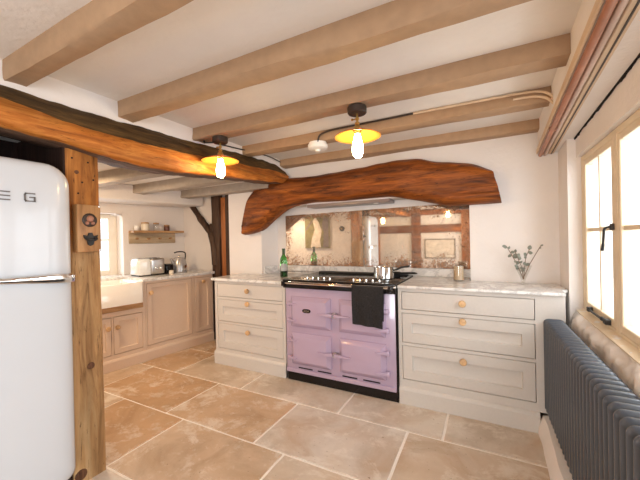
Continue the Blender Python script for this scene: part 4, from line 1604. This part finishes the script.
obj('carcass', kmesh(f), M_CABL, c2)
kdoor(c2, 0.413, 0.939, 0.152, 0.814, 0.452, 0.712)
kplinth(c2, 0.395, 0.955)
c3 = kthing('base_cabinet', 'narrow putty painted cabinet at the far end, below the kettle', 'cabinet', 1.10, 0.3, 0)


def f(t):
    box(t, 0.957, 1.225, 0.045, 0.40, 0, 0.842)
    for a, b_ in ((0.957, 0.978), (1.205, 1.225)):
        box(t, a, b_, 0.0165, 0.05, 0.0, 0.842)
    box(t, 0.97, 1.21, 0.017, 0.05, 0.0, 0.150)
    box(t, 0.97, 1.21, 0.017, 0.05, 0.815, 0.842)


obj('carcass', kmesh(f), M_CABL, c3)
kdoor(c3, 0.979, 1.204, 0.152, 0.814, 1.085, 0.760)
kplinth(c3, 0.955, 1.225)

sk = kthing('belfast_sink', 'deep white fireclay sink set below the small kitchen window', 'sink', 0.05, 0.25, 0.6)


def f(t):
    prof = [((-0.258, 0.362, -0.030, 0.44), 0.632, 0.02), ((-0.258, 0.362, -0.030, 0.44), 0.840, 0.02), ((-0.252, 0.356, -0.024, 0.434), 0.848, 0.02), ((-0.225, 0.329, 0.003, 0.407), 0.848, 0.02), ((-0.22, 0.324, 0.008, 0.402), 0.842, 0.02), ((-0.215, 0.319, 0.014, 0.398), 0.67, 0.03)]
    rings = []
    for (a, b_, c, d), z, r in prof:
        ring = []
        for (cx, cy, a0) in ((b_ - r, d - r, 0), (a + r, d - r, PI / 2), (a + r, c + r, PI), (b_ - r, c + r, 1.5 * PI)):
            for k in range(5):
                an = a0 + PI / 2 * k / 4
                ring.append((cx + r * math.cos(an), cy + r * math.sin(an), z))
        rings.append(ring)
    loft(t, rings)


obj('basin', kmesh(f), M_CERAM, sk, sharp=50)


def f(t):
    lathe(t, [(0.0, 0.674), (0.022, 0.674), (0.024, 0.670)], (0.05, 0.2, 0), 14)


obj('drain', kmesh(f), M_CHROME, sk)


def f(t):
    prism(t, [(0.366, -0.020), (1.235, -0.020), (1.225, 0.44), (1.205, 0.618), (-0.75, 0.618), (-0.75, 0.445), (0.366, 0.445)], 0.843, 0.873, 'XY')
    box(t, -0.345, 0.435, 0.615, 0.79, 0.866, 0.876)


bm = kmesh(f)
o = obj('worktop', bm, M_MARB, origin=tuple(lk(0.7, 0.3, 0.843)))
tag(o, 'pale marble worktop along the kitchen wall, holding toaster and kettle', 'worktop')

# toaster
ts = kthing('toaster', 'pale rounded toaster with two dials at the end of the sink worktop', 'toaster', 0.58, 0.32, 0.873)


def f(t):
    rings = []
    for s, ins in ((0.425, 0.030), (0.432, 0.012), (0.45, 0.0), (0.56, 0.0)):
        ring = []
        y0, y1, z0, z1 = 0.22 + ins, 0.44 - ins, 0.885 + ins * 0.3, 1.072 - ins
        r = 0.045
        for (cy, cz, a0) in ((y1 - r, z1 - r, 0), (y0 + r, z1 - r, PI / 2), (y0 + 0.01, z0 + 0.01, PI), (y1 - 0.01, z0 + 0.01, 1.5 * PI)):
            rr = r if cz > 1.0 else 0.01
            for k in range(6):
                a = a0 + PI / 2 * k / 5
                ring.append((s, cy + rr * math.cos(a), cz + rr * math.sin(a)))
        rings.append(ring)
    loft(t, rings)


obj('toaster_shell', kmesh(f), M_TOASTW, ts, sharp=50)


def f(t):
    box(t, 0.561, 0.725, 0.214, 0.446, 0.885, 1.068, 0.022, 4)
    box(t, 0.60, 0.62, 0.25, 0.41, 1.060, 1.0695)


pn = obj('control_end', kmesh(f), M_STEEL, ts)
pn['label'] = 'brushed steel end with the dials'
for s in (0.62, 0.672):
    def f(t, s=s):
        lathe(t, [(0.014, 0.215), (0.014, 0.200), (0.010, 0.196), (0.0, 0.196)], (s, 0, 0.955), 14, 'Y')
    obj('dial', kmesh(f), M_CHROME, pn)


def f(t):
    box(t, 0.438, 0.72, 0.23, 0.43, 0.8735, 0.888, 0.004)


obj('base', kmesh(f), M_BLACK, ts)


def f(t):
    for y in (0.29, 0.36):
        box(t, 0.45, 0.70, y, y + 0.028, 1.066, 1.0735)


obj('slots', kmesh(f), M_BLACK, ts)

tn = kthing('tea_tin', 'small black tin between the toaster and the kettle', 'tin', 0.80, 0.28, 0.873)


def f(t):
    box(t, 0.752, 0.838, 0.24, 0.32, 0.874, 0.980, 0.006, 2)


obj('tin_body', kmesh(f), M_BLACK, tn)


def f(t):
    box(t, 0.750, 0.840, 0.238, 0.322, 0.977, 0.990, 0.004, 2)


obj('lid', kmesh(f), M_IRON, tn)


def f(t):
    lathe(t, [(0.0, 0), (0.024, 0), (0.026, 0.01), (0.026, 0.04), (0.02, 0.046), (0.0, 0.047)], (0.775, 0.17, 0.874), 16)


o = obj('egg_cup', kmesh(f), M_CREAM, origin=tuple(lk(0.775, 0.17, 0.874)))
tag(o, 'little cream pot in front of the small black tin', 'pot')

kt = kthing('kettle', 'smoky grey metal kettle with a looped handle beside the black tin', 'kettle', 0.97, 0.33, 0.873)
kc = (0.968, 0.33, 0.874)


def f(t):
    lathe(t, [(0.0, 0.0), (0.088, 0.0), (0.094, 0.008), (0.092, 0.06), (0.080, 0.13), (0.064, 0.170), (0.060, 0.180), (0.045, 0.186), (0.0, 0.188)], kc, 28)


obj('kettle_body', kmesh(f), M_KETTLE, kt)


def f(t):
    tube(t, smooth_path([(0.885, 0.31, 0.975), (0.862, 0.305, 1.015), (0.845, 0.30, 1.05)], 4), [0.022] * 4 + [0.016] * 4 + [0.012], 10)


obj('spout', kmesh(f), M_KETTLE, kt)


def f(t):
    tube(t, smooth_path([(1.045, 0.33, 1.02), (1.052, 0.33, 1.10), (1.02, 0.33, 1.125), (0.95, 0.33, 1.128), (0.905, 0.33, 1.118)], 5), 0.008, 8)


obj('kettle_handle', kmesh(f), M_IRON, kt)


def f(t):
    lathe(t, [(0.0, 0.188), (0.012, 0.188), (0.010, 0.198), (0.014, 0.205), (0.0, 0.212)], kc, 12)


obj('lid_knob', kmesh(f), M_CHROME, kt)


def f(t):
    lathe(t, [(0.0, 0.228), (0.022, 0.230), (0.024, 0.238)], (0.985, 0, 0.945), 14, 'Y')
    box(t, 0.965, 1.005, 0.236, 0.262, 0.905, 0.965, 0.006, 2)


obj('gauge', kmesh(f), M_CHROME, kt)

# shelf with pegs
sh = kthing('peg_shelf', 'small oak wall shelf with a peg rail above the toaster', 'shelf', 0.78, 0.60, 1.24)


def f(t):
    box(t, 0.500, 1.075, 0.602, 0.620, 1.242, 1.372, 0.002)


obj('peg_rail', kmesh(f), wood('dull_oak', (0.40, 0.29, 0.17), (0.54, 0.42, 0.28), (0.60, 0.48, 0.34), 'X', 1.4, 0.6, 0, 0.2), sh)


def f(t):
    box(t, 0.500, 1.135, 0.485, 0.620, 1.372, 1.398, 0.002)


obj('shelf_board', kmesh(f), M_SHELF, sh)
for s in (0.575, 0.715, 0.855, 0.995):
    def f(t, s=s):
        lathe(t, [(0.007, 0.603), (0.007, 0.572), (0.014, 0.566), (0.013, 0.556), (0.0, 0.553)], (s, 0, 1.302), 12, 'Y')
    obj('peg', kmesh(f), M_SHELF, sh)


def jar(name, label, cat, s, r, h, mat, lid, group=None, lidmat=None):
    j = kthing(name, label, cat, s, 0.555, 1.398, group)

    def f(t):
        lathe(t, [(0.0, 0.0), (r * 0.9, 0.0), (r, 0.006), (r, h * 0.9), (r * 0.88, h), (0.0, h)], (s, 0.553, 1.399), 20)
    obj('jar_body', kmesh(f), mat, j)
    if lid:
        def g(t):
            lathe(t, [(0.0, h), (r * 0.95, h), (r * 0.95, h + 0.016), (r * 0.3, h + 0.02), (0.0, h + 0.021)], (s, 0.553, 1.399), 20)
        obj('lid', kmesh(g), lidmat or M_SHELF, j)
    return j


jar('ceramic_mug', 'small white mug at the left end of the peg shelf', 'mug', 0.565, 0.028, 0.060, M_CERAM, False)
jar('storage_jar', 'wide cream jar with a wooden lid on the peg shelf', 'jar', 0.665, 0.045, 0.085, M_CREAM, True)
jar('storage_jar', 'clear glass jar with wooden lid in the middle of the peg shelf', 'jar', 0.800, 0.036, 0.082, M_JAR, True)
jar('storage_jar', 'jar of dark preserve with a wooden lid, rightmost on the peg shelf', 'jar', 0.935, 0.034, 0.058, M_DARKJAR, True, lidmat=M_SHELF)

# ---------------------------------------------------------------- timber frame of the rear wall and a picture, seen in the mirror
for lb, x0, x1, z0, z1, mt in (
        ('dark upright wall timber, middle of the frame reflected in the mirror', -1.77, -1.54, 0.0, 2.0, M_OAK),
        ('honey coloured upright wall timber reflected left of the frame in the mirror', -2.86, -2.62, 0.0, 2.0, M_REDW),
        ('dark upright wall timber reflected at the right edge of the mirror', -0.58, -0.36, 0.0, 2.0, M_REDW)):
    bm = B()
    box(bm, x0, x1, -2.51, -2.44, z0, z1, 0.01, 2)
    wobble(bm, 0.012, 3, x0)
    o = obj('wall_timber', bm, mt, origin=(x0, -2.47, z0))
    tag(o, lb, 'timber', 'timbers of the rear wall frame', 'thing')
for lb, x0, x1, z0, z1 in (('lower cross timber of the frame reflected in the mirror', -2.62, -0.56, 1.355, 1.555), ('upper cross timber of the frame reflected along the mirror top', -3.6, -0.36, 1.80, 1.95)):
    bm = B()
    box(bm, x0, x1, -2.505, -2.45, z0, z1, 0.01, 2)
    o = obj('wall_timber', bm, M_OAK, origin=(x0, -2.47, z0))
    tag(o, lb, 'timber', 'timbers of the rear wall frame', 'thing')
pf = thing('picture_frame', 'thin dark framed print reflected in the right half of the mirror', 'picture', (-1.08, -2.49, 0.7))
bm = B()
for a in ((-1.45, -0.72, 1.17, 1.19), (-1.45, -0.72, 0.70, 0.72), (-1.45, -1.43, 0.70, 1.19), (-0.74, -0.72, 0.70, 1.19)):
    box(bm, a[0], a[1], -2.499, -2.475, a[2], a[3])
obj('frame', bm, M_DARKZ, pf)
bm = B()
box(bm, -1.43, -0.74, -2.499, -2.485, 0.72, 1.17)
obj('print', bm, M_PALEP, pf)
cv = thing('canvas_painting', 'olive and pale abstract canvas reflected in the left of the mirror', 'painting', (-2.70, 1.012, 1.1))
bm = B()
box(bm, -2.945, -2.455, 1.001, 1.025, 1.09, 1.67, 0.002)
obj('canvas', bm, M_CANVAS, cv)
bm = B()
prism(bm, [(-2.83, 1.10), (-2.62, 1.10), (-2.64, 1.22), (-2.60, 1.40), (-2.66, 1.55), (-2.72, 1.64), (-2.78, 1.58), (-2.74, 1.42), (-2.80, 1.25)], 1.024, 1.028, 'XZ')
obj('pale_shape', bm, M_PALEP, cv)
bm = B()
prism(bm, [(-2.58, 1.10), (-2.47, 1.10), (-2.47, 1.60), (-2.56, 1.62), (-2.60, 1.50), (-2.56, 1.36)], 1.024, 1.0275, 'XZ')
prism(bm, [(-2.94, 1.42), (-2.92, 1.40), (-2.78, 1.57), (-2.80, 1.59)], 1.024, 1.0275, 'XZ')
obj('dark_shape', bm, M_GREYP, cv)

sw = thing('light_switch', 'dark square switch on the plaster reflected in the middle of the mirror', 'switch', (-2.99, -2.495, 1.12))
bm = B()
box(bm, -3.05, -2.93, -2.50, -2.485, 1.08, 1.20, 0.004, 2)
obj('switch_plate', bm, M_BRONZE, sw)
bm = B()
box(bm, -3.0, -2.98, -2.487, -2.475, 1.12, 1.16, 0.003)
obj('rocker', bm, M_IRON, sw)
tb = thing('thermostat', 'small round dark dial on the plaster reflected beside the canvas in the mirror', 'thermostat', (-2.22, 1.001, 1.42))
bm = B()
lathe(bm, [(0.045, 0.001), (0.045, 0.016), (0.036, 0.022), (0.0, 0.023)], (-2.22, 1.0, 1.42), 24, 'Y')
obj('dial_body', bm, M_BRONZE, tb)
bm = B()
lathe(bm, [(0.016, 0.022), (0.014, 0.034), (0.0, 0.035)], (-2.22, 1.0, 1.42), 16, 'Y')
obj('knob', bm, M_BRASS, tb)
